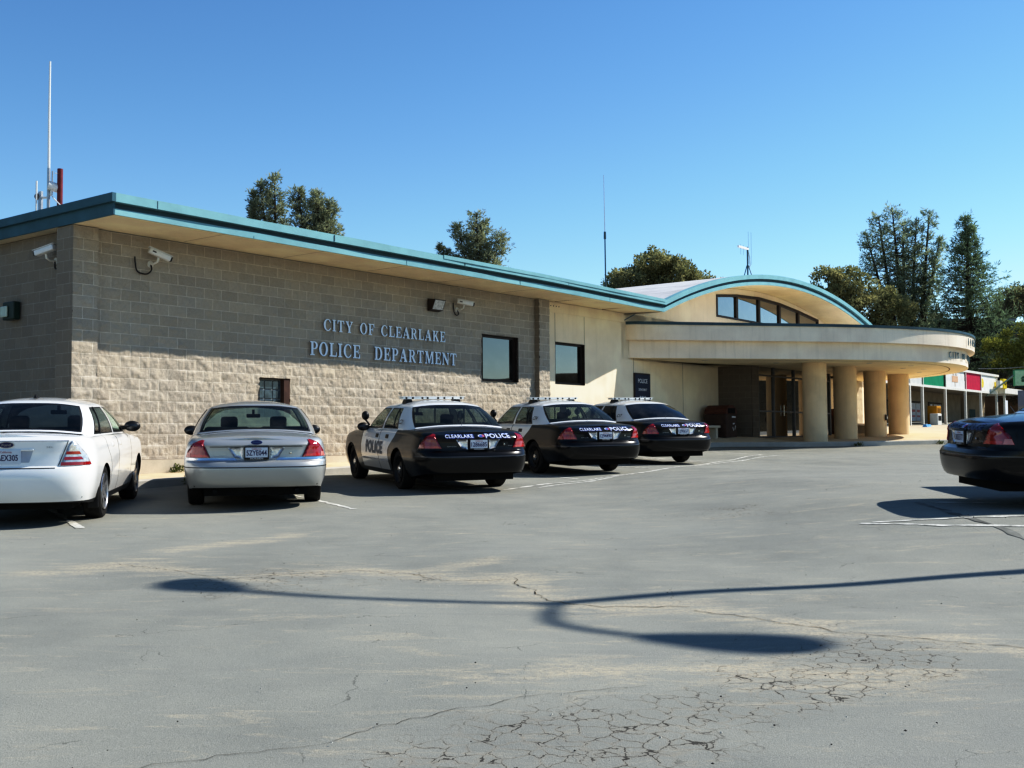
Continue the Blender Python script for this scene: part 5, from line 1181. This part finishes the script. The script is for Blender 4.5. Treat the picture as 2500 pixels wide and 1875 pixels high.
# utility pole and pole sign across the lot, behind the camera (mirrored in the station windows)
t=thing('utility_pole','weathered wooden utility pole behind the viewer','utility pole',(-2.0,-9.0,ground(-2,-9))); m=MB(); m.cyl((0,0,-.2),(0,0,10.5),.17,.11,14); m.build('shaft',pm('weathered_wood',(.12,.085,.06),.9,0,.1,.3,4),t,True); m=MB(); m.box(-1.2,1.2,-.06,.06,9.5,9.62); m.build('cross_arm',pm('weathered_wood',(.12,.085,.06)),t)

# ================================================================= TREES
leaf_pine=leafmat('grey_pine_needles',(.24,.27,.17),(.50,.52,.36),.45,.5)
leaf_dark=leafmat('dark_conifer_needles',(.13,.19,.115),(.33,.41,.26),.5,.45)
leaf_oak=leafmat('live_oak_leaves',(.19,.21,.10),(.50,.48,.27),.55,.45)
leaf_bush=leafmat('sunlit_shrub_leaves',(.12,.15,.035),(.44,.43,.12),.6,.38)
leaf_brown=leafmat('brown_understorey',(.10,.08,.05),(.24,.19,.12),.6,.3)
leaf_weed=leafmat('weed_leaves',(.07,.10,.03),(.18,.20,.07),9,.25)
bark=pm('tree_bark',(.060,.045,.036),.95,0,.1,.35,3,.6,14)
def quads(C,D,L,Wd,g):
    """leaf blades from centres C along unit directions D"""
    n=len(C); r=g.standard_normal((n,3)); sd=np.cross(D,r); sd/=np.linalg.norm(sd,axis=1)[:,None]+1e-9
    L=np.asarray(L).reshape(-1,1); Wd=np.asarray(Wd).reshape(-1,1)
    V=np.stack([C-sd*Wd*.35,C+sd*Wd*.35,C+D*L*.6+sd*Wd*.5,C+D*L],1)
    V2=np.stack([C-sd*Wd*.35,C+D*L*.6+sd*Wd*.5,C+D*L,C+D*L*.6-sd*Wd*.5],1); V[:,1]=V2[:,1]; V=np.stack([C,C+D*L*.55+sd*Wd*.5,C+D*L,C+D*L*.55-sd*Wd*.5],1)
    return V.reshape(-1,3),np.arange(4*n).reshape(n,4)
def unit_(a): return a/(np.linalg.norm(a,axis=1)[:,None]+1e-9)
def pine(label,x,y,leaders,mat,seed,dens=1.0,nl=.42,name='pine_tree',group=None,cat='tree',base=None,tuft=7,up=.5,nw=.075):
    """leaders: list of (offset at the foot, (dx,dy) at the top, height, spread, bare fraction, taper power)"""
    g=np.random.default_rng(seed); z0=gz(x,y)-.3 if base is None else base
    t=thing(name,label,cat,(x,y,z0),0,group); tb=MB(); CC=[];DD=[]
    for (fx,fy),(tx,ty),H,sp,bare,pw in leaders:
        n=9; bend=g.uniform(-.5,.5,2); pts=[]
        for i in range(n+1):
            u=i/n; w_=u**1.3; pts.append((fx+(tx-fx)*w_+bend[0]*math.sin(u*math.pi)*.6,fy+(ty-fy)*w_+bend[1]*math.sin(u*math.pi)*.6,H*u))
        r0=.018*H+.05; tb.tube(pts,[max(.03,r0*(1-.9*i/n)) for i in range(n+1)],7)
        nb=int(58*dens)
        for k in range(nb):
            u=bare+(1-bare)*(k+g.random())/nb; c=np.array([np.interp(u,np.linspace(0,1,n+1),[p[q] for p in pts]) for q in range(3)])
            prof=max(.06,((1-u)/(1-bare))**pw)*(.55+.45*min(1,(u-bare)/(1-bare)*4+.15)); ln=sp*prof*g.uniform(.55,1.15)+.12; az=g.uniform(0,2*math.pi)
            d=np.array([math.cos(az),math.sin(az),g.uniform(-.1,up)]); e=c+d*ln; e[2]+=ln*up*.35
            mid=c+d*ln*.55; tb.tube([c,mid,e],[.03+.012*ln,.02,.008],4)
            nt=max(2,int(tuft*(.5+ln/sp)))
            for q in range(nt):
                v=.30+.70*(q+g.random())/nt; p=c*(1-v)**2+2*mid*v*(1-v)+e*v*v+g.normal(0,.10+.05*ln,3)
                m_=int(6); D=unit_(g.standard_normal((m_,3))+d*.7+np.array([0,0,.55])); CC.append(np.repeat(p[None],m_,0)+g.normal(0,.05,(m_,3))); DD.append(D)
        p=np.array(pts[-1]); m_=22; CC.append(np.repeat(p[None],m_,0)-np.array([0,0,.3])+g.normal(0,.08,(m_,3))); DD.append(unit_(g.standard_normal((m_,3))*.6+np.array([0,0,1.2])))
    C=np.concatenate(CC);D=np.concatenate(DD); n=len(C)
    V,Fq=quads(C,D,nl*g.uniform(.6,1.25,n),nw*g.uniform(.7,1.3,n),g); npmesh('crown',V,Fq,mat,t); tb.build('trunk',bark,t,True); return t
def broad(label,x,y,blobs,mat,seed,name='oak_tree',leaf=.30,n=150,group=None,cat='tree',base=None,trunk=True,H=None):
    """blobs: (dx,dy,z above foot,radius,flatten)"""
    g=np.random.default_rng(seed); z0=gz(x,y)-.3 if base is None else base; t=thing(name,label,cat,(x,y,z0),0,group); CC=[];DD=[]; tb=MB()
    for bx_,by_,bz_,br_,fl in blobs:
        k=max(3,int(br_*br_*7)); sub=unit_(g.standard_normal((k,3)))*br_*(g.uniform(.45,1.0,(k,1)))*np.array([1,1,fl])+np.array([bx_,by_,bz_])
        for c in sub:
            rr=br_*g.uniform(.16,.34)+.12; m_=int(n*g.uniform(.5,1.1)*max(.3,min(1.6,rr/.5))); q=unit_(g.standard_normal((m_,3))); rad=rr*g.uniform(.35,1.0,(m_,1)); CC.append(c+q*rad*np.array([1,1,.8])); DD.append(unit_(q+g.normal(0,.8,(m_,3))+np.array([0,0,.2])))
            if trunk and g.random()<.35: tb.tube([(bx_*.2,by_*.2,max(.3,bz_-br_)),tuple((c+np.array([bx_*.2,by_*.2,bz_-br_]))/2),tuple(c)],[.10,.06,.02],5)
        if trunk: tb.tube([(0,0,-.3),(bx_*.15,by_*.15,(bz_-br_)*.5),(bx_*.6,by_*.6,bz_-br_*.3)],[.32,.24,.10],8)
    C=np.concatenate(CC);D=np.concatenate(DD); k=len(C); V,Fq=quads(C,D,leaf*g.uniform(.6,1.3,k),leaf*.55*g.uniform(.7,1.2,k),g); npmesh('crown',V,Fq,mat,t)
    if trunk: tb.build('trunk',bark,t,True)
    return t
def wx(px,d): return (px-1250)/2718*d
def zz(py,d): return (1078-py)/2718*d+E
# trees over the roof, left to right
d=85; x=wx(655,d); b_=gz(x,d)
h=lambda py,d_,x_: zz(py,d_)-gz(x_,d_)+.3
pine('airy grey pine with three thin tops, leftmost tree over the roof',x,d,[((0,0),(-.75,0),h(445,d,x),1.25,.40,.55),((0,0),(.35,.2),h(424,d,x),1.35,.40,.55),((-.3,.4),(-1.35,.5),h(462,d,x),.85,.45,.7)],leaf_pine,21,1.0,.38,group='grey pines showing over the flat roof')
d=83; x=wx(765,d)
pine('bushy grey pine close right of the three-topped pine over the roof',x,d,[((0,0),(-1.2,0),h(460,d,x),1.25,.35,.5),((0,0),(.3,.3),h(462,d,x),1.5,.35,.45),((.2,0),(1.0,.4),h(488,d,x),1.5,.35,.5),((.1,.5),(.2,1.4),h(480,d,x),1.6,.35,.5)],leaf_pine,22,1.15,.40,group='grey pines showing over the flat roof')
d=95; x=wx(1160,d)
pine('grey pine with spreading forked tops, alone over the middle of the flat roof',x,d,[((0,0),(.2,0),h(520,d,x),1.6,.35,.45),((0,0),(-1.5,.4),h(548,d,x),1.5,.38,.5),((-.3,.2),(-2.9,.5),h(600,d,x),1.0,.4,.6),((.2,0),(2.4,.2),h(572,d,x),1.5,.40,.45),((.1,.3),(.9,.8),h(540,d,x),1.3,.4,.5)],leaf_pine,23,1.0,.38,group='grey pines showing over the flat roof')
d=100; x=wx(1610,d); f_=zz(702,d)-gz(x,d)
broad('broad round live oak behind the thin roof antenna',x,d,[(-2.6,0,f_+.4,2.3,.85),(-.4,.4,f_+1.6,2.4,.8),(1.3,0,f_+.9,2.4,.75),(3.0,.3,f_+.2,1.9,.8),(4.7,0,f_-.1,1.3,1),(-3.6,.5,f_-.6,1.7,1)],leaf_oak,31,'oak_tree',.32,110)
d=98; x=wx(2062,d); f_=zz(700,d)-gz(x,d)
broad('dark oak below the big pines, at the right end of the vault',x,d,[(-1.2,0,f_+.2,1.8,.9),(.6,.2,f_-.4,2.0,1),(2.0,0,f_-1.9,2.2,1),(-.5,.2,f_-2.8,2.2,1),(4.4,.3,f_-2.6,2.2,1)],leaf_oak,33,'oak_tree',.30,120)
d=104; x=wx(2215,d)
pine('largest grey pine at the right with several dark forked trunks',x,d,[((-.4,0),(-1.0,0),h(516,d,x),2.9,.42,.42),((-.5,.2),(-3.4,.5),h(575,d,x),2.5,.42,.45),((-.2,0),(-2.2,.3),h(535,d,x),2.4,.45,.42),((.9,0),(2.6,.2),h(522,d,x),2.0,.36,.42),((1.0,.3),(1.5,.6),h(545,d,x),1.7,.38,.45),((1.0,0),(3.6,.3),h(590,d,x),1.5,.45,.6),((0,.4),(.3,.8),h(548,d,x),2.2,.40,.45)],leaf_dark if False else leafmat('deep_green_pine_needles',(.21,.26,.165),(.47,.52,.36),.4,.48),41,1.25,.42,tuft=6)
d=98; x=wx(2368,d)
pine('dark conical conifer standing in front of the hillside house',x,d,[((0,0),(0,0),h(541,d,x),7.6,.12,.95),((.1,0),(.35,.1),h(565,d,x),6.0,.2,.9)],leaf_dark,42,3.6,.46,'conifer_tree',up=.18,tuft=8)
d=126; x=wx(2465,d); f_=zz(760,d)-gz(x,d)
broad('hazy green tree behind the hillside house at the right edge',x,d,[(-1.0,0,f_+.0,1.7,.8),(1.2,0,f_+.5,2.2,.8),(2.9,.5,f_+1.6,2.0,1),(-1.6,1,f_-1.6,1.6,1)],leaf_oak,43,'oak_tree',.32,100)
d=92; x=wx(2462,d)+.6; f_=zz(860,d)-gz(x,d)
broad('large rounded shrub with sunlit yellow-green top at the right edge',x,d,[(-1.5,0,f_+.2,1.25,.85),(.1,.1,f_+.8,1.6,.85),(1.9,0,f_+1.2,1.8,.85),(-.6,.3,f_-.9,1.4,1),(1.2,.4,f_-.6,1.7,1)],leaf_bush,44,'shrub',.22,120,cat='shrub',trunk=False)
for k,(px,py,dd,rr,mt,lab) in enumerate(((2430,935,92,1.2,leaf_brown,'brown scrub on the bank right of the coloured shopfront'),(2475,915,94,1.6,leaf_dark,'dark scrub on the bank below the sunlit shrub'),(2412,900,95,.9,leaf_bush,'small yellow-green shrub at the foot of the house deck'),(2455,968,88,1.0,leaf_brown,'low reddish scrub behind the white flat roof'),(2500,950,90,1.4,leaf_brown,'reddish scrub beside the green roadside sign'))):
    x=wx(px,dd); f_=zz(py,dd)-gz(x,dd); broad(lab,x,dd,[(0,0,f_,rr,.8),(rr*.9,.3,f_-.4,rr*.8,.8)],mt,60+k,'shrub',.22,90,cat='shrub',trunk=False)
def bare_tree(label,x,y,H,seed,base=None):
    g=random.Random(seed); t=thing('bare_tree',label,'tree',(x,y,gz(x,y)-.2 if base is None else base)); tb=MB()
    def br(p,d,L,r,k):
        q=p+d*L; tb.tube([p,p+d*L*.5+Vector((g.uniform(-.1,.1),g.uniform(-.1,.1),0))*L,q],[r,r*.8,r*.6],5 if k<3 else 3)
        if k>=5: return
        for i in range(3 if k<3 else 2):
            nd=(d+Vector((g.uniform(-.7,.7),g.uniform(-.7,.7),g.uniform(-.15,.5)))).normalized(); br(q,nd,L*g.uniform(.62,.82),r*.6,k+1)
    br(Vector((0,0,0)),Vector((0,0,1)),H*.30,H*.018,0); tb.build('trunk',bark,t); return t
d=118; x=wx(2475,d); bare_tree('leafless tree against the sky over the hillside house',x,d,zz(695,d)-gz(x,d),5)
bare_tree('leafless tree behind the viewer, left of the wooden pole',-8.5,-10,9,8); bare_tree('leafless tree behind the viewer, right of the wooden pole',3.5,-13,10,9)
# weeds along the foundation and kerb
for k,(s_,o_,r_,lab) in enumerate(((1.75,1.10,.12,'small weed at the kerb between the white and silver cars, nearer the white car'),(2.15,.08,.14,'sprawling weed at the wall foot between the white and silver cars'),(2.62,.08,.08,'little weed tuft at the wall foot just left of the silver car'),(25.5,4.5,.10,'weed tuft at the entrance kerb, left of the first column'),(28.6,6.2,.10,'weed tuft at the entrance kerb before the columns'),(30.4,6.95,.08,'weed tuft at the entrance kerb near the black car'))):
    x,y=bw(s_,o_+.02); z_=ground(x,y)+(.15 if o_<1 else .0); g=np.random.default_rng(80+k); n_=90; c=g.normal(0,r_*.7,(n_,3)); c[:,2]=np.abs(c[:,2])*.7; V,Fq=quads(c,unit_(g.standard_normal((n_,3))+np.array([0,0,.8])),r_*.8*np.ones(n_),r_*.22*np.ones(n_),g)
    o=npmesh('weed',V,Fq,leaf_weed); o.location=(x,y,z_); tag(o,lab,'weed','weeds along the kerb and wall foot')

# ================================================================= SHOPS AND HOUSE BEYOND
AX,AY=25.0,68.0
def sw(S,o,z): return (AX+S*UX+o*NX,AY+S*UY+o*NY,z+E)
sh=thing('shop_row','single-storey shop row with green, white and red fascia panels on thin posts','building',(AX,AY,0),BROT)
def shz(S): return .44+.045*S
m=MB(); m.box(-14,17.5,2.6,12,-1+E,4.3+E); m.build('shop_wall',pm('shop_wall_tan',(.36,.30,.22),.85,0,.2,.15,2),sh)
m=MB(); m.box(-14,17.7,-.12,12,4.30+E,4.46+E); m.build('roof_edge',M['offwhite'],sh)
pan=[(-13.5,-9.2,(.6,.6,.57)),(-9,-4.6,(.45,.06,.10)),(-4.4,0.1,(.6,.6,.57)),(.45,4.5,(.010,.25,.135)),(5.1,9.15,(.72,.72,.69)),(9.55,13.0,(.50,.028,.085)),(13.2,17.4,(.76,.76,.72))]
for a,b,c in pan:
    m=MB(); m.box(a,b,-.03,.06,3.17+E,4.30+E); m.build('fascia_panel',pm('panel_%d'%int(c[0]*1000+c[1]*100),c,.55,0,.3,.12,2.2),sh)
m=MB(); m.box(-14,17.4,-.06,.10,3.02+E,3.165+E); m.build('fascia_rail',M['offwhite'],sh)
for S in (-2.2,.2,4.85,9.35,13.1,17.3):
    m=MB(); m.box(S-.075,S+.075,-.075,.075,shz(S)-.4+E,3.02+E); m.box(S-.05,S+.05,-.09,-.06,3.17+E,4.30+E); m.build('post',M['offwhite'],sh)
m=MB(); m.box(-14,17.4,.1,2.6,3.05+E,3.12+E); m.build('porch_ceiling',pm('porch_ceiling',(.30,.25,.19),.8),sh)
for a,b,za in ((.6,4.5,.9),(5.7,8.6,.9),(9.7,12.7,1.1),(-3.9,-.3,.8)):
    m=MB(); m.box(a,b,2.54,2.6,za-.2+E,2.35+E); f_=m.build('shop_window',M['bronze'],sh); g_=MB(); g_.face([(a+.06,2.535,za-.14+E),(b-.06,2.535,za-.14+E),(b-.06,2.535,2.29+E),(a+.06,2.535,2.29+E)]); g_.build('pane',M['bwin'],f_)
for a,b in ((5.85,6.75),(6.85,7.75),(9.9,10.4),(10.7,11.5),(11.6,12.4)):
    m=MB(); m.box(a,b,2.50,2.525,1.02+E,2.22+E); o=m.build('window_poster',pm('poster_paper',(.62,.63,.64),.7),sh); m=MB(); m.box(a+.14,b-.14,2.493,2.498,1.62+E,1.78+E); m.box(a+.14,b-.14,2.493,2.498,1.28+E,1.40+E); m.build('poster_print',pm('poster_red',(.50,.20,.20),.7),o)
m=MB(); m.box(6.3,7.6,-.05,-.035,3.55+E,3.95+E); m.box(6.93,6.97,-.05,-.035,3.25+E,3.55+E); m.box(6.5,6.8,-.05,-.035,4.0+E,4.2+E,1); m.box(7.1,7.4,-.05,-.035,4.0+E,4.2+E,1); m.build('panel_emblem',[pm('pale_orange_print',(.62,.40,.26),.6),pm('tan_print',(.5,.45,.4),.6)],sh)
m=MB(); m.cyl((13.55,-.034,3.72+E),(13.55,-.042,3.72+E),.33,None,20); m.box(16.7,17.1,-.045,-.034,3.5+E,3.9+E); m.build('panel_emblem',pm('yellow_print',(.72,.56,.05),.6),sh)
m=MB(); m.box(-14,22,-1.6,3,-2+E,.40+E); m.add([],[]); o=m.build('walkway',M['kerb'],sh)
o.matrix_local=Matrix(((1,0,0,0),(0,1,0,0),(.045,0,1,0),(0,0,0,1)))
s2=thing('flat_roof_shop','white flat-roofed lean-to shop right of the coloured panels','building',(AX,AY,0),BROT)
m=MB(); m.box(17.75,23.0,-.5,8,3.09+E,3.50+E,0,.02); m.build('roof',M['offwhite'],s2); m=MB(); m.box(17.75,22.6,2.2,7.5,.6+E,3.08+E); m.build('wall',pm('shop_wall_tan',(.36,.30,.22)),s2)
for S in (18.6,): m=MB(); m.box(S-.07,S+.07,-.3,-.16,.6+E,3.09+E); m.build('post',M['offwhite'],s2)
m=MB(); m.box(18.3,19.7,2.15,2.2,1.1+E,2.0+E); m.build('shop_window',pm('teal_glass',(.08,.16,.17),.1,0,.7),s2)
s3=thing('green_shop','low dark green shop with timber front at the right edge','building',(AX+24*UX+4,AY+24*UY,0),BROT)
m=MB(); m.box(-1,14,-.5,9,3.75+E,4.15+E,0,.02); m.build('roof',pm('dark_green_paint',(.014,.035,.022),.5),s3); m=MB(); m.box(-.4,13.5,1.2,8.5,.3+E,3.75+E); m.build('wall',pm('shop_timber',(.23,.13,.065),.8,0,.2,.25,1.5),s3); m=MB(); m.box(-1,14,-.54,-.5,4.05+E,4.20+E); m.build('roof_edge',pm('sage_trim',(.30,.36,.30),.6),s3)
# shop signs and street clutter
t=thing('hanging_sign','small yellow sign with black figures hanging from the white shop fascia','sign',sw(17.35,-.9+1.4,3.42),BROT)
m=MB(); m.box(-.45,.45,-.12,.12,0,.72,0,.03); m.build('board',pm('sign_yellow',(.72,.56,.02),.45),t); m=MB(); m.box(-1.35,-.62,-.10,.10,.02,.55,0,.03); m.build('box_end',M['offwhite'],t); flattext(t,'sign_lettering',M['blackplastic'],'AU',.55,.34,rearframe(0,-.13,.42),off=.02)
t=thing('roof_sign','pale green sign with a dark tree mark on a slanting arm, at the right edge','sign',(wx(2492,80),80,zz(938,80)))
m=MB(); m.box(-.42,.9,-.10,.10,-.55,.55,0,.02); m.build('board',pm('sign_pale_green',(.50,.66,.42),.5),t); m=MB(); m.box(-.46,-.42,-.11,.11,-.58,.58); m.box(-.46,.95,-.11,.11,.55,.60); m.build('rim',pm('sign_green',(.08,.40,.20),.5),t); m=MB(); m.face([(-.02,-.11,-.05),(.38,-.11,-.05),(.18,-.11,.16)]); m.face([(.05,-.11,-.28),(.31,-.11,-.28),(.31,-.11,-.08),(.05,-.11,-.08)]); m.build('mark',pm('mark_green',(.03,.12,.05),.6),t); m=MB(); m.tube([(-.46,.0,.2),(-2.35,.2,-1.25)],.06,8); m.build('arm',pm('sage_trim',(.30,.36,.30)),t)
m=MB(); m.cyl((0,0,0),(0,0,1),.42,.42,18); 
t=thing('vent_box','white rooftop cooling unit on the flat-roofed shop','vent',sw(18.9,-3,3.5),BROT); m=MB(); m.box(-.55,.55,-.5,.5,0,.62,0,.06); m.build('case',M['whitepl'],t); m=MB(); m.box(-.5,.5,-.503,-.501,.12,.45); m.build('grille',M['steel'],t)
t=thing('vending_box','yellow newspaper box before the shop window','newspaper box',sw(3.15,-1.2+1.0,.55),BROT); m=MB(); m.box(-.45,.45,-.3,.3,0,1.35,0,.04); m.build('case',pm('box_yellow',(.50,.25,.02),.5,0,.3,.15,3),t); m=MB(); m.box(-.34,.34,-.305,-.302,.8,1.2); m.build('window',pm('box_window',(.25,.14,.03),.2),t)
t=thing('vending_box','white newspaper box left of the yellow one','newspaper box',sw(2.1,.2,.55),BROT); m=MB(); m.box(-.4,.4,-.25,.25,0,.85,0,.04); m.build('case',M['offwhite'],t); m=MB(); m.box(-.3,.3,-.255,-.252,.4,.7); m.build('window',M['blackplastic'],t)
t=thing('post_sign','small white notice on a thin metal post before the shops','sign',sw(2.6,4.2,.22),BROT); m=MB(); m.cyl((0,0,0),(0,0,1.85),.035,None,8); m.build('post',M['steel'],t); m=MB(); m.box(-.28,.28,-.06,-.04,.95,1.9,0,.005); m.build('panel',M['signwhite'],t)
for k,(px,py,lab) in enumerate(((2262,1053,'blue painted parking stop, the left one of two beyond the entrance slab'),(2322,1053,'blue painted parking stop, the right one of two, beside the black car'))):
    dd=58; x,y=wx(px,dd),dd; t=thing('parking_stop',lab,'parking stop',(x,y,gz(x,y)+.12),BROT+R(8),'blue parking stops'); m=MB(); m.add([(-.75,-.12,0),(.75,-.12,0),(.75,.12,0),(-.75,.12,0),(-.70,-.06,.15),(.70,-.06,.15),(.70,.06,.15),(-.70,.06,.15)],[(0,1,5,4),(1,2,6,5),(2,3,7,6),(3,0,4,7),(4,5,6,7)]); m.build('block',pm('stop_blue',(.10,.30,.55),.6,0,.3,.2,4),t)
# far parked van
t=thing('parked_van','grey van seen over the trunk of the black car','van',(wx(2500,56)+.9,56,gz(wx(2500,56),56)),BROT+R(8))
P_=[(-2.3,.35),(2.2,.35),(2.25,1.0),(1.35,1.18),(.75,1.92),(-2.2,1.95),(-2.32,1.2)]
m=MB(); m.prism(P_,-.9,.9,0); m.build('body',pm('van_grey',(.20,.215,.24),.35,.2,.5,.1,1.5),t)
for a,b in ((-2.0,-1.0),(-.85,.1)): m=MB(); m.box(a,b,-.915,-.902,1.15,1.62,0,.02); m.build('side_window',M['blackplastic'],t)
m=MB(); m.box(-2.3,.7,-.93,-.905,1.86,1.93); m.build('gutter',M['whitepl'],t)
for x in (-1.5,1.4):
    m=MB(); m.lathe([(.2,-.1),(.33,-.1),(.34,0),(.33,.1),(.2,.1)],'Y',20,0,(x,-.8,.34)); m.build('wheel',M['rubber'],t)
van2=copy_tree(t); van2['label']='grey van out of view past the black car, only its shadow reaching the lot'; van2.location=(10.1,15.75,ground(10.1,15.75)); van2.rotation_euler=(0,0,R(2))
# curved awning end behind the canopy and an awning over the van
t=thing('arched_awning','grey arched awning end with dark rim behind the canopy','awning',(wx(2341,76),76,zz(906,76)),BROT)
m=MB(); P_=[(1.5*math.cos(R(a)),1.42*math.sin(R(a))) for a in range(0,181,10)]; m.prism(P_,.02,2.5,0); m.build('cover',pm('awning_grey',(.22,.22,.23),.8),t); m=MB(); m.grid([[(r_*math.cos(R(a)),y_,(r_-.08)*math.sin(R(a))) for a in range(0,181,10)] for r_,y_ in ((1.5,-.05),(1.68,-.05),(1.68,.3))],0); m.build('rim',M['tealdark'],t)
# hillside house
hx,hy=wx(2400,112),112; hb=zz(868,112)
ho=thing('hillside_house','grey-green house with flat roof and railed deck on the hillside','house',(hx,hy,hb),R(-10)+R(14))
m=MB(); m.box(-7,12,0,7,-2.5,2.55); m.build('wall',pm('grey_green_siding',(.075,.10,.092),.8,0,.2,.15,1.2),ho)
m=MB(); m.box(-6.2,3.2,-1.0,7,2.86,3.05); m.box(.2,13,-.8,7,2.50,2.72); m.build('roof',pm('pale_roof_edge',(.40,.43,.42),.7),ho)
for a,b,c,d_ in ((-1.9,.9,.05,2.1),(-5.4,-3.2,.6,2.0),(6.8,9.4,.7,2.0)):
    m=MB(); m.box(a,b,-.06,-.005,c,d_); f_=m.build('window',pm('pale_roof_edge',(.40,.43,.42)),ho); g_=MB(); g_.box(a+.12,(a+b)/2-.04,-.075,-.062,c+.1,d_-.1); g_.box((a+b)/2+.04,b-.12,-.075,-.062,c+.1,d_-.1); g_.build('pane',pm('house_pane',(.03,.045,.05),.08,0,.7),f_)
m=MB(); m.box(-6,12,-2.4,0,-.25,-.05); m.build('deck',pm('deck_timber',(.12,.10,.085),.8),ho)
m=MB()
for x in np.arange(-6,12.1,1.5): m.box(x-.03,x+.03,-2.38,-2.32,-.05,.95)
for z_ in (.45,.92): m.box(-6,12,-2.375,-2.325,z_,z_+.05)
m.build('railing',pm('rail_paint',(.13,.15,.145),.6),ho)
m=MB(); m.box(-3.9,-2.7,2.5,3.6,3.05,4.0); m.build('chimney',pm('chimney_brick',(.14,.075,.05),.9,0,.1,.3,3),ho)
# overhead service wires on the hill
t=thing('overhead_wire','thin overhead wire in front of the dark bank at the right','wire'); m=MB(); A_=Vector((wx(2390,84),84,zz(914,84))); B_=Vector((wx(2620,80),80,zz(890,80))); m.tube([tuple(A_.lerp(B_,i/10)+Vector((0,0,-.25*math.sin(math.pi*i/10)))) for i in range(11)],.022,5); o=m.build('cable',M['steel'],t)
